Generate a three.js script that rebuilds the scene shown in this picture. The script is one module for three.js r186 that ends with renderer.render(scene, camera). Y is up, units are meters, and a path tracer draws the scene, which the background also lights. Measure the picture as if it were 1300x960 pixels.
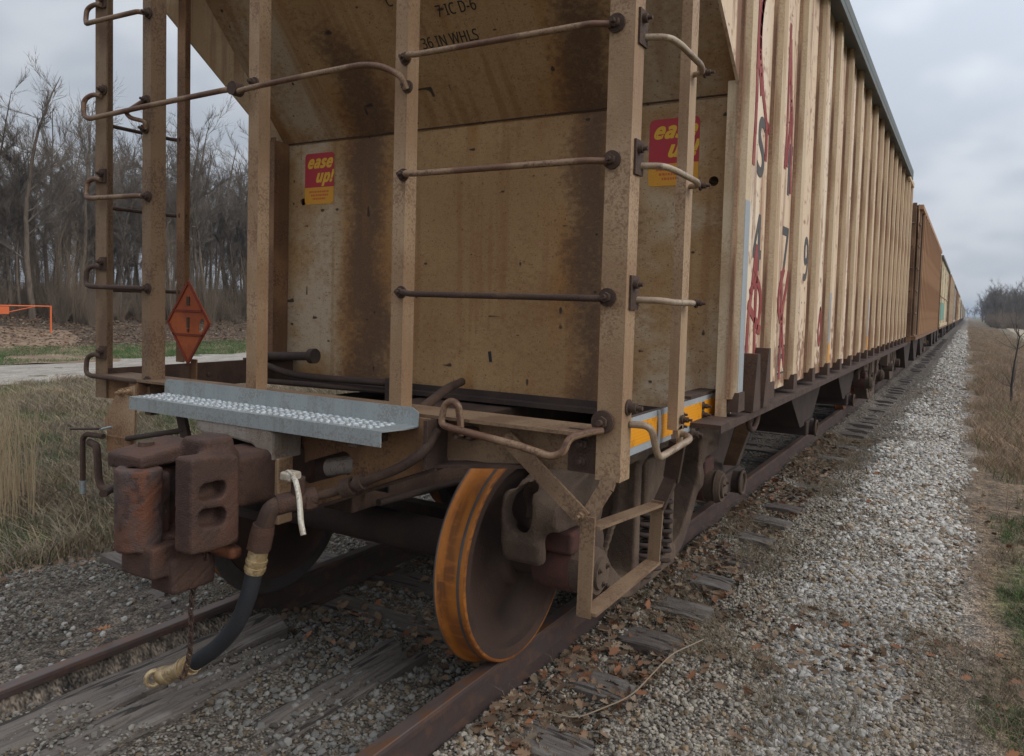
import * as THREE from 'three';
import { mergeGeometries, mergeVertices, toCreasedNormals } from 'three/addons/utils/BufferGeometryUtils.js';
import { RoundedBoxGeometry } from 'three/addons/geometries/RoundedBoxGeometry.js';
import { FontLoader } from 'three/addons/loaders/FontLoader.js';
import { TextGeometry } from 'three/addons/geometries/TextGeometry.js';
import { MarchingCubes } from 'three/addons/objects/MarchingCubes.js';

// ------------------------------------------------------------------ camera, sky, sun, exposure
const scene = new THREE.Scene();
const D2R = Math.PI / 180;
const camera = new THREE.PerspectiveCamera(2 * Math.atan(480 / 976) / D2R, 1024 / 756, 0.05, 4000);
camera.rotation.order = 'YXZ';
camera.position.set(2.475, 1.575, 2.93);
camera.rotation.set(-2.9 * D2R, 30.6 * D2R, 1.55 * D2R);
camera.setViewOffset(1300, 960, 0, 45, 1300, 960);
camera.updateProjectionMatrix();
const renderer = new THREE.WebGLRenderer({ antialias: true });
renderer.toneMapping = THREE.LinearToneMapping;
renderer.toneMappingExposure = 0.70;
renderer.shadowMap.enabled = true;
const SUN_DIR = new THREE.Vector3(0.84, 0.52, -0.10).normalize();

// ---- seeded noise
function rng(seed) { let s = seed | 0; return () => { s = (s + 0x6d2b79f5) | 0; let t = Math.imul(s ^ (s >>> 15), 1 | s); t = (t + Math.imul(t ^ (t >>> 7), 61 | t)) ^ t; return ((t ^ (t >>> 14)) >>> 0) / 4294967296; }; }
const HASH = new Float32Array(65536); { const r = rng(99); for (let i = 0; i < 65536; i++) HASH[i] = r(); }
const hsh = (x, y, s) => HASH[((x * 73856093) ^ (y * 19349663) ^ (s * 83492791)) & 65535];
function vn(x, y, px, py, s) {   // periodic value noise
  const xi = Math.floor(x), yi = Math.floor(y); let fx = x - xi, fy = y - yi; fx = fx * fx * (3 - 2 * fx); fy = fy * fy * (3 - 2 * fy);
  const s3 = s * 83492791, X0 = (xi % px) * 73856093, X1 = ((xi + 1) % px) * 73856093, Y0 = ((yi % py) * 19349663) ^ s3, Y1 = (((yi + 1) % py) * 19349663) ^ s3;
  const a = HASH[(X0 ^ Y0) & 65535], b = HASH[(X1 ^ Y0) & 65535], c = HASH[(X0 ^ Y1) & 65535], d = HASH[(X1 ^ Y1) & 65535];
  return a + (b - a) * fx + (c - a) * fy + (a - b - c + d) * fx * fy;
}
function fbm(u, v, fx, fy, oct, s) { let a = 0, w = 0.5, t = 0; for (let i = 0; i < oct; i++) { a += w * vn(u * fx, v * fy, fx, fy, s + i); t += w; w *= 0.5; fx *= 2; fy *= 2; } return a / t; }
const sm = (a, b, x) => { const t = Math.min(1, Math.max(0, (x - a) / (b - a))); return t * t * (3 - 2 * t); };
const n2 = (x, y, s = 7) => fbm((x + 4096) / 8192, (y + 4096) / 8192, 8192, 8192, 3, s);

// ---- overcast sky, computed
{
  const W = 1024, H = 512, d = new Float32Array(W * H * 4);
  for (let j = 0; j < H; j++) for (let i = 0; i < W; i++) {
    const th = ((i + 0.5) / W - 0.5) * 2 * Math.PI, ph = ((j + 0.5) / H - 0.5) * Math.PI;
    const dir = [Math.cos(th) * Math.cos(ph), Math.sin(ph), Math.sin(th) * Math.cos(ph)];
    const up = Math.max(0, dir[1]);
    const u = (i + 0.5) / W, pl = 1 / (up + 0.22);
    // clouds on a layer seen in perspective
    const cx = dir[0] * pl * 3.2 + 40, cz = dir[2] * pl * 3.2 + 40;
    let c = fbm(cx / 256, cz / 256, 256, 256, 6, 3), c2 = fbm(cx / 256 + 0.31, cz / 256 + 0.7, 700, 700, 5, 23);
    const cl = sm(0.34, 0.68, c * 0.65 + c2 * 0.35);
    const toSun = Math.max(-1, dir[0] * SUN_DIR.x + dir[1] * SUN_DIR.y + dir[2] * SUN_DIR.z);
    let L = (0.67 + 1.15 * Math.pow(up, 0.8)) * (0.74 + 0.50 * sm(-0.8, 1, toSun)) + 0.55 * Math.pow(Math.max(0, toSun), 6);
    L *= 0.93 + 0.20 * cl;
    let r = L * (0.85 + 0.08 * cl), g = L * (0.94 + 0.045 * cl), b = L * (1.075 - 0.01 * cl);
    if (dir[1] < 0) { const k = sm(0, -0.06, dir[1]); r = r * (1 - k) + 0.16 * k; g = g * (1 - k) + 0.15 * k; b = b * (1 - k) + 0.13 * k; }
    const o = (j * W + i) * 4; d[o] = r; d[o + 1] = g; d[o + 2] = b; d[o + 3] = 1;
  }
  const t = new THREE.DataTexture(d, W, H, THREE.RGBAFormat, THREE.FloatType);
  t.mapping = THREE.EquirectangularReflectionMapping; t.magFilter = t.minFilter = THREE.LinearFilter; t.needsUpdate = true;
  scene.background = t; scene.environment = t;
}
const sun = new THREE.DirectionalLight(new THREE.Color(1, 0.965, 0.91), 1.5);
sun.position.copy(SUN_DIR).multiplyScalar(60); sun.castShadow = true; sun.shadow.radius = 45;
sun.shadow.mapSize.set(2048, 2048);
Object.assign(sun.shadow.camera, { left: -45, right: 45, top: 45, bottom: -45, near: 1, far: 160 });
scene.add(sun, sun.target);
scene.fog = new THREE.FogExp2(new THREE.Color(0.52, 0.60, 0.70), 0.0004);

// ------------------------------------------------------------------ textures
function tex(w, h, fn, tileX = 1, tileY = 1, srgb = true) {
  const d = new Uint8Array(w * h * 4); const o = [0, 0, 0, 255];
  for (let j = 0; j < h; j++) for (let i = 0; i < w; i++) { o[3] = 255; fn((i + 0.5) / w, (j + 0.5) / h, o); const k = (j * w + i) * 4; for (let q = 0; q < 4; q++) d[k + q] = Math.max(0, Math.min(255, o[q])); }
  const t = new THREE.DataTexture(d, w, h, THREE.RGBAFormat); if (srgb) t.colorSpace = THREE.SRGBColorSpace;
  t.wrapS = t.wrapT = THREE.RepeatWrapping; t.magFilter = THREE.LinearFilter; t.minFilter = THREE.LinearMipmapLinearFilter; t.generateMipmaps = true;
  t.repeat.set(1 / tileX, 1 / tileY); t.needsUpdate = true; return t;
}
const mix3 = (o, c, k) => { o[0] += (c[0] - o[0]) * k; o[1] += (c[1] - o[1]) * k; o[2] += (c[2] - o[2]) * k; };
// worn paint: base colour, patches of second colour, rust freckles, vertical streaks
function paintTex(size, tile, base, patch, rust, k = {}) {
  const { streak = 0.3, freck = 0.35, patchAmt = 0.6, seed = 1, sx = 60 } = k;
  return tex(size, size, (u, v, o) => {
    o[0] = base[0]; o[1] = base[1]; o[2] = base[2];
    const p = fbm(u, v, 4, 3, 5, seed); mix3(o, patch, patchAmt * sm(0.42, 0.68, p));
    const st = fbm(u, v, sx, 3, 3, seed + 11), st2 = fbm(u, v, sx / 4, 2, 3, seed + 17); mix3(o, rust, streak * sm(0.52, 0.8, st * 0.6 + st2 * 0.4));
    const fq = Math.round(150 * tile), f1 = fbm(u, v, fq, fq, 3, seed + 29), f2 = fbm(u, v, 7, 7, 3, seed + 31);
    mix3(o, rust, freck * 0.75 * sm(0.50, 0.74, f1 * 0.6 + f2 * 0.4)); const f3 = vn(u * 260, v * 260, 260, 260, seed + 41);
    mix3(o, rust, freck * 0.8 * sm(0.86, 0.93, f3 * 0.8 + f2 * 0.25));
    const g = (vn(u * 400, v * 400, 400, 400, seed + 51) - 0.5) * 14; o[0] += g; o[1] += g; o[2] += g;
  }, tile, tile);
}
const grainBump = tex(512, 512, (u, v, o) => { const h = 255 * (0.55 * fbm(u, v, 24, 24, 4, 61) + 0.45 * vn(u * 170, v * 170, 170, 170, 66)); o[0] = o[1] = o[2] = h; }, 0.5, 0.5, false);
const M = {};
function mat(name, o) { const m = new THREE.MeshStandardMaterial({ roughness: 0.8, metalness: 0, ...o }); if (o.bump) { } m.name = name; return (M[name] = m); }
const B = (s) => ({ bumpMap: grainBump, bumpScale: s });
const TAN = [172, 138, 98], TAN2 = [150, 113, 74], RUST = [96, 56, 32];
mat('postPaint', { map: paintTex(512, 1, [160, 131, 100], [134, 102, 72], [90, 58, 38], { streak: 0.12, freck: 0.6, patchAmt: 0.7, seed: 3 }), roughness: 0.72, ...B(0.0012) });
mat('postRust', { map: paintTex(512, 1, [136, 100, 68], [108, 76, 50], [72, 47, 33], { streak: 0.15, freck: 0.8, patchAmt: 0.9, seed: 5 }), roughness: 0.85, ...B(0.0015) });
mat('rodPaint', { map: paintTex(512, 0.5, [136, 108, 82], [98, 66, 46], [70, 44, 30], { streak: 0.1, freck: 0.8, patchAmt: 0.9, seed: 8 }), roughness: 0.6, ...B(0.0008) });
mat('rodWhite', { map: paintTex(512, 0.5, [160, 140, 116], [122, 98, 76], [76, 54, 40], { streak: 0.1, freck: 0.7, patchAmt: 0.8, seed: 9 }), roughness: 0.5, ...B(0.0006) });
mat('lowPaint', { map: paintTex(512, 0.8, [126, 100, 74], [102, 76, 54], [76, 50, 36], { streak: 0.1, freck: 0.7, patchAmt: 0.9, seed: 12 }), roughness: 0.75, ...B(0.0014) });
mat('rustDark', { map: paintTex(512, 0.6, [82, 60, 46], [64, 46, 36], [48, 35, 29], { streak: 0.2, freck: 0.7, patchAmt: 0.9, seed: 13 }), roughness: 0.9, ...B(0.002) });
mat('steelDark', { map: paintTex(512, 0.7, [64, 50, 42], [52, 40, 34], [82, 54, 38], { streak: 0.2, freck: 0.5, patchAmt: 0.9, seed: 15 }), roughness: 0.88, ...B(0.002) });
mat('cast', { map: paintTex(512, 0.5, [78, 52, 39], [62, 42, 33], [92, 54, 34], { streak: 0.25, freck: 0.5, patchAmt: 0.9, seed: 18 }), roughness: 0.82, ...B(0.004) });
mat('knuckle', { map: tex(512, 512, (u, v, o) => {
  o[0] = 88; o[1] = 55; o[2] = 40; mix3(o, [72, 62, 60], 0.8 * sm(0.42, 0.66, fbm(u, v, 5, 3, 6, 71))); mix3(o, [104, 56, 32], 0.6 * sm(0.52, 0.74, fbm(u, v, 7, 3, 6, 77))); mix3(o, [58, 38, 32], 0.7 * sm(0.6, 0.75, fbm(u, v, 16, 10, 4, 79)));
}, 0.4, 0.4), roughness: 0.8, ...B(0.003) });
mat('frameCast', { map: paintTex(512, 0.7, [98, 80, 64], [78, 62, 50], [64, 44, 34], { streak: 0.3, freck: 0.6, patchAmt: 0.9, seed: 21 }), roughness: 0.92, ...B(0.003) });
mat('tread', { map: tex(512, 512, (u, v, o) => {   // rusty rolling surface; v runs across the tread
  o[0] = 158; o[1] = 94; o[2] = 26; mix3(o, [120, 68, 24], 0.85 * sm(0.40, 0.66, fbm(u, v, 4, 30, 5, 81))); mix3(o, [84, 50, 30], 0.6 * sm(0.52, 0.74, fbm(u, v, 3, 44, 4, 85))); mix3(o, [176, 104, 40], 0.4 * sm(0.5, 0.75, fbm(u, v, 60, 50, 3, 87)));
}, 1, 1), roughness: 0.7, metalness: 0.1, ...B(0.0008) });
mat('flangeSteel', { map: paintTex(256, 0.4, [84, 78, 74], [68, 58, 52], [92, 62, 40], { streak: 0.1, freck: 0.5, seed: 23 }), roughness: 0.55, metalness: 0.3 });
mat('wheelPlate', { map: paintTex(512, 0.6, [66, 46, 35], [50, 37, 30], [78, 50, 34], { streak: 0.1, freck: 0.45, patchAmt: 0.8, seed: 25 }), roughness: 0.92, ...B(0.002) });
mat('redRust', { map: paintTex(512, 0.3, [88, 52, 42], [72, 46, 38], [58, 42, 35], { streak: 0.2, freck: 0.7, patchAmt: 0.9, seed: 27 }), roughness: 0.9, ...B(0.002) });
mat('orangeRust', { map: paintTex(256, 0.3, [112, 66, 40], [90, 56, 40], [66, 44, 34], { streak: 0.1, freck: 0.6, patchAmt: 0.9, seed: 28 }), roughness: 0.9, ...B(0.002) });
mat('galvanized', { map: paintTex(512, 0.8, [158, 162, 161], [144, 149, 149], [112, 100, 86], { streak: 0.2, freck: 0.45, patchAmt: 0.8, seed: 31 }), roughness: 0.48, metalness: 0.35 });
mat('gripWhite', { map: paintTex(256, 0.12, [196, 200, 200], [150, 152, 150], [104, 92, 80], { streak: 0.1, freck: 0.6, patchAmt: 0.9, seed: 32 }), roughness: 0.4, metalness: 0.3 });
mat('striker', { map: paintTex(512, 0.6, [148, 136, 124], [126, 112, 98], [92, 60, 44], { streak: 0.2, freck: 0.6, patchAmt: 0.9, seed: 33 }), roughness: 0.85, ...B(0.003) });
mat('rubber', { map: paintTex(256, 0.4, [36, 36, 39], [46, 45, 46], [66, 60, 54], { streak: 0.1, freck: 0.3, seed: 35 }), roughness: 0.75 });
mat('brass', { map: paintTex(256, 0.2, [192, 168, 128], [158, 134, 96], [96, 66, 44], { streak: 0.1, freck: 0.5, patchAmt: 0.8, seed: 37 }), roughness: 0.4, metalness: 0.45 });
mat('handleWhite', { map: paintTex(256, 0.2, [196, 188, 172], [160, 146, 126], [110, 84, 60], { streak: 0.1, freck: 0.6, patchAmt: 0.9, seed: 38 }), roughness: 0.55 });
mat('yellowTape', { map: tex(256, 256, (u, v, o) => { o[0] = 226; o[1] = 150; o[2] = 10; const a = Math.abs(((u * 24) % 1) - 0.5) + Math.abs(((v * 24) % 1) - 0.5); mix3(o, [206, 126, 6], 0.5 * sm(0.42, 0.5, a)); mix3(o, [170, 112, 40], 0.5 * sm(0.58, 0.72, fbm(u, v, 8, 8, 4, 91))); }, 0.3, 0.3), roughness: 0.5 });
mat('greyPaint', { map: paintTex(512, 1, [150, 154, 156], [136, 138, 138], [150, 118, 84], { streak: 0.6, freck: 0.3, patchAmt: 0.6, seed: 41 }), roughness: 0.75 });
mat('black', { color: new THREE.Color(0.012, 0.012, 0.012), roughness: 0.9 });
mat('stencilBlack', { color: new THREE.Color(0.02, 0.018, 0.016), roughness: 0.85 });
mat('stencilGrey', { map: paintTex(256, 0.5, [70, 68, 68], [84, 78, 72], [120, 100, 78], { streak: 0.2, freck: 0.5, patchAmt: 0.7, seed: 43 }), roughness: 0.8 });
mat('sprayRed', { map: paintTex(256, 0.4, [134, 50, 48], [150, 74, 66], [160, 116, 88], { streak: 0.2, freck: 0.5, patchAmt: 0.7, seed: 45 }), roughness: 0.8 });
mat('chord', { map: paintTex(256, 1, [96, 100, 97], [84, 88, 86], [92, 76, 60], { streak: 0.2, freck: 0.4, patchAmt: 0.7, seed: 47 }), roughness: 0.7 });
mat('placard', { map: paintTex(256, 0.4, [172, 84, 32], [150, 68, 28], [104, 52, 30], { streak: 0.2, freck: 0.4, patchAmt: 0.8, seed: 49 }), roughness: 0.7 });
mat('placardDark', { map: paintTex(256, 0.4, [128, 46, 20], [106, 40, 20], [76, 34, 20], { streak: 0.2, freck: 0.4, patchAmt: 0.8, seed: 50 }), roughness: 0.75 });
mat('gateOrange', { color: new THREE.Color(0.62, 0.13, 0.035), roughness: 0.6 });

// end wall: 3 m wide map; wheel-thrown rust grime in two bands above the wheels, freckled
function endTex(seed, fade) {
  return tex(1024, 704, (u, v, o) => {
    const x = (u - 0.5) * 3;
    o[0] = 164; o[1] = 130; o[2] = 88; mix3(o, [142, 107, 68], 0.7 * sm(0.30, 0.75, fbm(u, v, 4, 3, 4, seed)));
    mix3(o, [142, 92, 42], 0.55 * sm(0.52, 0.75, fbm(u, v, 14, 2, 4, seed + 3)));
    mix3(o, [174, 154, 128], 0.95 * sm(0.25, 0.5, fbm(u, v, 6, 5, 4, seed + 5)) * sm(0.92, 1.12, Math.abs(x)));
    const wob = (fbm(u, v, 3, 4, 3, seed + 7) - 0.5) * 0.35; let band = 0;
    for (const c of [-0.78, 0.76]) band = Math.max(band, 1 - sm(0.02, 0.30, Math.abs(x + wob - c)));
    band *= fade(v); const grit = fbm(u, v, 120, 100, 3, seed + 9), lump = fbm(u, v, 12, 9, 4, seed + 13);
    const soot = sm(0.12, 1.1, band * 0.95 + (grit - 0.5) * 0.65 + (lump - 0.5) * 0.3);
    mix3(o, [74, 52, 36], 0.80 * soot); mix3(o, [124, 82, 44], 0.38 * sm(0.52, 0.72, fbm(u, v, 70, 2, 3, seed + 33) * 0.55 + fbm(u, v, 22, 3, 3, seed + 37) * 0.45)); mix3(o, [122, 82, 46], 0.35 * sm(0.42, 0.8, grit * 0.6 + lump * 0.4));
    const f2 = vn(u * 420, v * 300, 420, 300, seed + 19); mix3(o, [66, 42, 26], 0.5 * sm(0.84, 0.95, f2)); mix3(o, [172, 146, 112], 0.35 * sm(0.9, 0.97, vn(u * 380, v * 290, 380, 290, seed + 23)) * soot);
    const f3 = vn(u * 46, v * 34, 46, 34, seed + 27); mix3(o, [38, 28, 20], 0.8 * sm(0.945, 0.975, f3));
    const g = (vn(u * 700, v * 500, 700, 500, seed + 51) - 0.5) * 16; o[0] += g; o[1] += g; o[2] += g;
  }, 3, 1.7);
}
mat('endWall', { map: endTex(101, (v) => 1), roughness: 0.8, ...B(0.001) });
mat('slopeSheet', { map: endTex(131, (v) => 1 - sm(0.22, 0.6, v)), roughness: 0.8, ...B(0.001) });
// side panels: 4 m x 3 m map with rain streaks, dirt spatter along the foot
function sideTex(seed, base, pale, streakC, grime, W = 1024, Hh = 512) {
  return tex(W, Hh, (u, v, o) => {
    o[0] = base[0]; o[1] = base[1]; o[2] = base[2];
    mix3(o, pale, 0.8 * sm(0.42, 0.64, fbm(u, v, 10, 2, 5, seed)));
    const st = fbm(u, v, 110, 2, 3, seed + 3), st2 = fbm(u, v, 30, 3, 4, seed + 7);
    mix3(o, streakC, 0.6 * sm(0.50, 0.72, st * 0.5 + st2 * 0.5));
    const fr = (u * 6) % 1, ed = Math.max(sm(0.80, 0.93, fr), 0.8 * sm(0.22, 0.10, fr)); mix3(o, grime, 0.92 * sm(0.40, 0.68, ed * 0.55 + st * 0.35 + st2 * 0.25));   // rust bleeding down beside the stakes
    mix3(o, grime, 0.5 * sm(0.56, 0.74, fbm(u, v, 60, 5, 4, seed + 13)));
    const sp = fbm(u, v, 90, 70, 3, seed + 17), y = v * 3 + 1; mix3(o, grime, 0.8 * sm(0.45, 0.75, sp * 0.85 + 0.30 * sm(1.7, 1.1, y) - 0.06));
    mix3(o, [70, 48, 34], 0.6 * sm(0.93, 0.97, vn(u * 120, v * 90, 120, 90, seed + 23)));
    const g = (vn(u * 900, v * 500, 900, 500, seed + 29) - 0.5) * 10; o[0] += g; o[1] += g; o[2] += g;
  }, 3.918, 3);
}
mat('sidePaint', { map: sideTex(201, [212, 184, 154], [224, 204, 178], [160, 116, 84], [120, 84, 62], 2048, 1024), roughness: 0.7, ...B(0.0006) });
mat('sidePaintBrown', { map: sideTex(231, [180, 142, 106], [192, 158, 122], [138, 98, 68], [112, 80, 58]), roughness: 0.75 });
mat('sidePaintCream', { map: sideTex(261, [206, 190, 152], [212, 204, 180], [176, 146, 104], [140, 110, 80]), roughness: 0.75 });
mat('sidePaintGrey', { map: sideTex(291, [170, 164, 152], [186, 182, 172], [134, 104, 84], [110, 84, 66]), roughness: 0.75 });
mat('ribShade', { map: paintTex(512, 1.3, [196, 171, 139], [176, 146, 112], [134, 98, 70], { streak: 0.6, freck: 0.4, patchAmt: 0.9, seed: 57 }), roughness: 0.75, ...B(0.0008) });
mat('stakeRust', { map: paintTex(512, 1.3, [140, 106, 78], [166, 134, 104], [88, 58, 40], { streak: 0.7, freck: 0.6, patchAmt: 0.8, seed: 59 }), roughness: 0.85 });
mat('ribBrown', { map: paintTex(512, 1.3, [170, 130, 94], [148, 108, 76], [104, 72, 52], { streak: 0.5, freck: 0.5, patchAmt: 0.9, seed: 58 }), roughness: 0.75 });

// ------------------------------------------------------------------ geometry helpers
const OFF = new WeakMap(), used = {};
function numbered(n) { const k = (used[n] = (used[n] ?? -1) + 1); return k ? n + '_' + String(k).padStart(3, '0') : n; }
function uvBox(g) {   // metres, projected along the main axis of each face
  if (g.index) g = g.toNonIndexed();
  const p = g.attributes.position, uv = new Float32Array(p.count * 2), a = new THREE.Vector3(), b = new THREE.Vector3(), c = new THREE.Vector3();
  for (let i = 0; i < p.count; i += 3) {
    a.fromBufferAttribute(p, i); b.fromBufferAttribute(p, i + 1); c.fromBufferAttribute(p, i + 2); b.sub(a); c.sub(a); b.cross(c);
    const x = Math.abs(b.x), y = Math.abs(b.y), z = Math.abs(b.z);
    for (let q = 0; q < 3; q++) {
      const X = p.getX(i + q), Y = p.getY(i + q), Z = p.getZ(i + q);
      uv[(i + q) * 2] = x >= y && x >= z ? Z : X; uv[(i + q) * 2 + 1] = y > x && y >= z ? Z : Y;
    }
  }
  g.setAttribute('uv', new THREE.BufferAttribute(uv, 2)); if (!g.attributes.normal) g.computeVertexNormals(); return g;
}
const clean = (g) => { for (const k of Object.keys(g.attributes)) if (!['position', 'normal', 'uv'].includes(k)) g.deleteAttribute(k); return g; };
function merge(list) { list = [].concat(list).map((g) => clean(g.userData.keep ? (g.index ? g.toNonIndexed() : g) : uvBox(g))); return list.length === 1 ? list[0] : mergeGeometries(list); }
function P(parent, name, geos, m, extra) {   // a part: geometry given in world metres
  const g = merge(geos), o = OFF.get(parent) || new THREE.Vector3(); g.translate(-o.x, -o.y, -o.z);
  const me = new THREE.Mesh(g, m); me.name = parent === scene ? numbered(name) : name; me.castShadow = me.receiveShadow = true; parent.add(me); OFF.set(me, o.clone());
  if (extra) Object.assign(me.userData, extra); return me;
}
function PS(parent, name, list, m) { for (const g of list) P(parent, name, [g], m); }   // one part per piece
function G(parent, name, x, y, z) { const g = new THREE.Group(); g.name = parent === scene ? numbered(name) : name; const o = OFF.get(parent) || new THREE.Vector3(); g.position.set(x - o.x, y - o.y, z - o.z); parent.add(g); OFF.set(g, new THREE.Vector3(x, y, z)); return g; }
function tag(o, label, category, group) { o.userData.label = label; o.userData.category = category; if (group) o.userData.group = group; return o; }
function struct(o) { o.userData.kind = 'structure'; return o; }
function stuff(o, label, category) { o.userData.kind = 'stuff'; if (label) tag(o, label, category); return o; }
const V = (x, y, z) => new THREE.Vector3(x, y, z);
function box(x0, x1, y0, y1, z0, z1) { const g = new THREE.BoxGeometry(Math.abs(x1 - x0), Math.abs(y1 - y0), Math.abs(z1 - z0)); g.translate((x0 + x1) / 2, (y0 + y1) / 2, (z0 + z1) / 2); return g; }
function rbox(x0, x1, y0, y1, z0, z1, r = 0.008, s = 2) { const g = new RoundedBoxGeometry(x1 - x0, y1 - y0, z1 - z0, s, r); g.translate((x0 + x1) / 2, (y0 + y1) / 2, (z0 + z1) / 2); return g; }
function bar(p, q, w, t, up = V(0, 1, 0)) {   // flat bar from p to q, w along the cross axis, t along up-ish
  const a = V(...p), b = V(...q), d = b.clone().sub(a), L = d.length(); d.normalize();
  const s = d.clone().cross(up).normalize(), n = s.clone().cross(d).normalize();
  const g = new THREE.BoxGeometry(w, t, L); g.applyMatrix4(new THREE.Matrix4().makeBasis(s, n, d.clone().negate()).setPosition(a.add(b).multiplyScalar(0.5))); return g;
}
function cyl(p, q, r, r2 = r, seg = 20) { const a = V(...p), b = V(...q), d = b.clone().sub(a), L = d.length(); const g = new THREE.CylinderGeometry(r2, r, L, seg); g.applyQuaternion(new THREE.Quaternion().setFromUnitVectors(V(0, 1, 0), d.normalize())); const m = a.add(b).multiplyScalar(0.5); g.translate(m.x, m.y, m.z); return g; }
function rod(pts, r, fillet = 0.03, seg = 8, tubular) {   // bent round bar
  const v = pts.map((p) => V(...p)), path = new THREE.CurvePath(); let prev = v[0];
  for (let i = 1; i < v.length - 1; i++) {
    const d1 = v[i - 1].clone().sub(v[i]), d2 = v[i + 1].clone().sub(v[i]); const f = Math.min(fillet, d1.length() * 0.49, d2.length() * 0.49);
    const a = v[i].clone().add(d1.setLength(f)), b = v[i].clone().add(d2.setLength(f));
    path.add(new THREE.LineCurve3(prev, a)); path.add(new THREE.QuadraticBezierCurve3(a, v[i], b)); prev = b;
  }
  path.add(new THREE.LineCurve3(prev, v[v.length - 1]));
  const out = []; for (const c of path.curves) { const n = c.isLineCurve3 ? 2 : 6; for (let k = 0; k < n; k++) out.push(c.getPoint(k / n)); } out.push(v[v.length - 1]);
  const cr = new THREE.CatmullRomCurve3(out, false, 'centripetal'); const g = new THREE.TubeGeometry(cr, tubular || out.length * 3, r, seg);
  const caps = [cyl(v[0].toArray(), v[0].clone().add(v[0].clone().sub(v[1]).setLength(0.002)).toArray(), r, r, seg), cyl(v.at(-1).toArray(), v.at(-1).clone().add(v.at(-1).clone().sub(v.at(-2)).setLength(0.002)).toArray(), r, r, seg)];
  return mergeGeometries([g, ...caps].map((q) => clean(q.index ? q.toNonIndexed() : q)));
}
function bolt(p, dir, r = 0.016, L = 0.022) {   // washer, hex nut and stud end
  const a = V(...p), d = V(...dir).normalize(), at = (k) => a.clone().addScaledVector(d, k).toArray();
  return mergeGeometries([cyl(at(-0.004), at(0.004), r * 1.55, r * 1.55, 14), cyl(at(0.004), at(L), r, r, 6), cyl(at(L), at(L * 1.7), r * 0.5, r * 0.45, 8)].map((g) => clean(g.toNonIndexed())));
}
function ext(pts, depth, holes = [], bevel = 0) {   // shape in (a,b), extruded along +c
  const s = pts instanceof THREE.Shape ? pts : new THREE.Shape(pts.map((p) => new THREE.Vector2(...p))); s.holes.push(...holes);
  return new THREE.ExtrudeGeometry(s, { depth: depth - 2 * bevel, bevelEnabled: bevel > 0, bevelSize: bevel, bevelThickness: bevel, bevelOffset: -bevel, bevelSegments: 2, curveSegments: 16 }).translate(0, 0, bevel);
}
const extX = (pts, x0, x1, holes, bevel) => ext(pts instanceof THREE.Shape ? pts : pts.map(([z, y]) => [-z, y]), x1 - x0, holes, bevel).rotateY(Math.PI / 2).translate(x0, 0, 0);   // shape (z, y), thickness in x
const extZ = (pts, z0, z1, holes, bevel) => ext(pts, z1 - z0, holes, bevel).translate(0, 0, z0);    // shape (x, y), thickness in z
const extY = (pts, y0, y1, holes, bevel) => ext(pts.map(([x, z]) => [x, -z]), y1 - y0, holes, bevel).rotateX(-Math.PI / 2).translate(0, y0, 0);   // shape (x, z), thickness in y
function ell(cx, cy, rx, ry, rot = 0) { const p = new THREE.Path(); p.absellipse(cx, cy, rx, ry, 0, Math.PI * 2, true, rot); return p; }
function angle(x, z, w, d, y0, y1, t = 0.009, sx = 1, sz = -1) {   // angle iron, corner at (x, z); front leg w along -sx, side leg d along sz
  return [box(x - sx * w, x, y0, y1, z, z + sz * t), box(x - sx * t, x, y0, y1, z + sz * t, z + sz * d)];
}
// cast shapes: a smooth distance field meshed on a grid
const sRB = (x, y, z, c, hf, r) => { const a = Math.abs(x - c[0]) - hf[0] + r, b = Math.abs(y - c[1]) - hf[1] + r, d = Math.abs(z - c[2]) - hf[2] + r; return Math.hypot(Math.max(a, 0), Math.max(b, 0), Math.max(d, 0)) + Math.min(Math.max(a, b, d), 0) - r; };
const sMin = (a, b, k) => { const q = Math.max(k - Math.abs(a - b), 0) / k; return Math.min(a, b) - q * q * k * 0.25; }, sMax = (a, b, k) => -sMin(-a, -b, k);
function castMesh(lo, hi, N, f) {
  const mc = new MarchingCubes(N, new THREE.MeshStandardMaterial(), false, false, 160000); mc.isolation = 0; const hN = N / 2, c = lo.map((v, i) => (v + hi[i]) / 2), s = lo.map((v, i) => (hi[i] - v) / 2);
  for (let k = 0; k < N; k++) for (let j = 0; j < N; j++) for (let i = 0; i < N; i++) mc.field[i + j * N + k * N * N] = -f(c[0] + s[0] * (i - hN) / hN, c[1] + s[1] * (j - hN) / hN, c[2] + s[2] * (k - hN) / hN);
  mc.update(); const n = mc.count, p = new Float32Array(n * 3); for (let i = 0; i < n; i++) for (let q = 0; q < 3; q++) p[i * 3 + q] = c[q] + s[q] * mc.positionArray[i * 3 + q];
  let g = new THREE.BufferGeometry(); g.setAttribute('position', new THREE.BufferAttribute(p, 3)); g = mergeVertices(g, 1e-5); g.computeVertexNormals(); return g;
}
const font = await new FontLoader().loadAsync('fonts/droid/droid_sans_bold.typeface.json');
const fontR = await new FontLoader().loadAsync('fonts/droid/droid_sans_regular.typeface.json');
function word(t, size, f = font, sx = 1, depth = 0.0016) { const g = new TextGeometry(t, { font: f, size, depth, curveSegments: 8, bevelEnabled: false }); g.computeBoundingBox(); g.translate(-(g.boundingBox.min.x + g.boundingBox.max.x) / 2, 0, 0); g.scale(sx, 1, 1); return g; }
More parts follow.
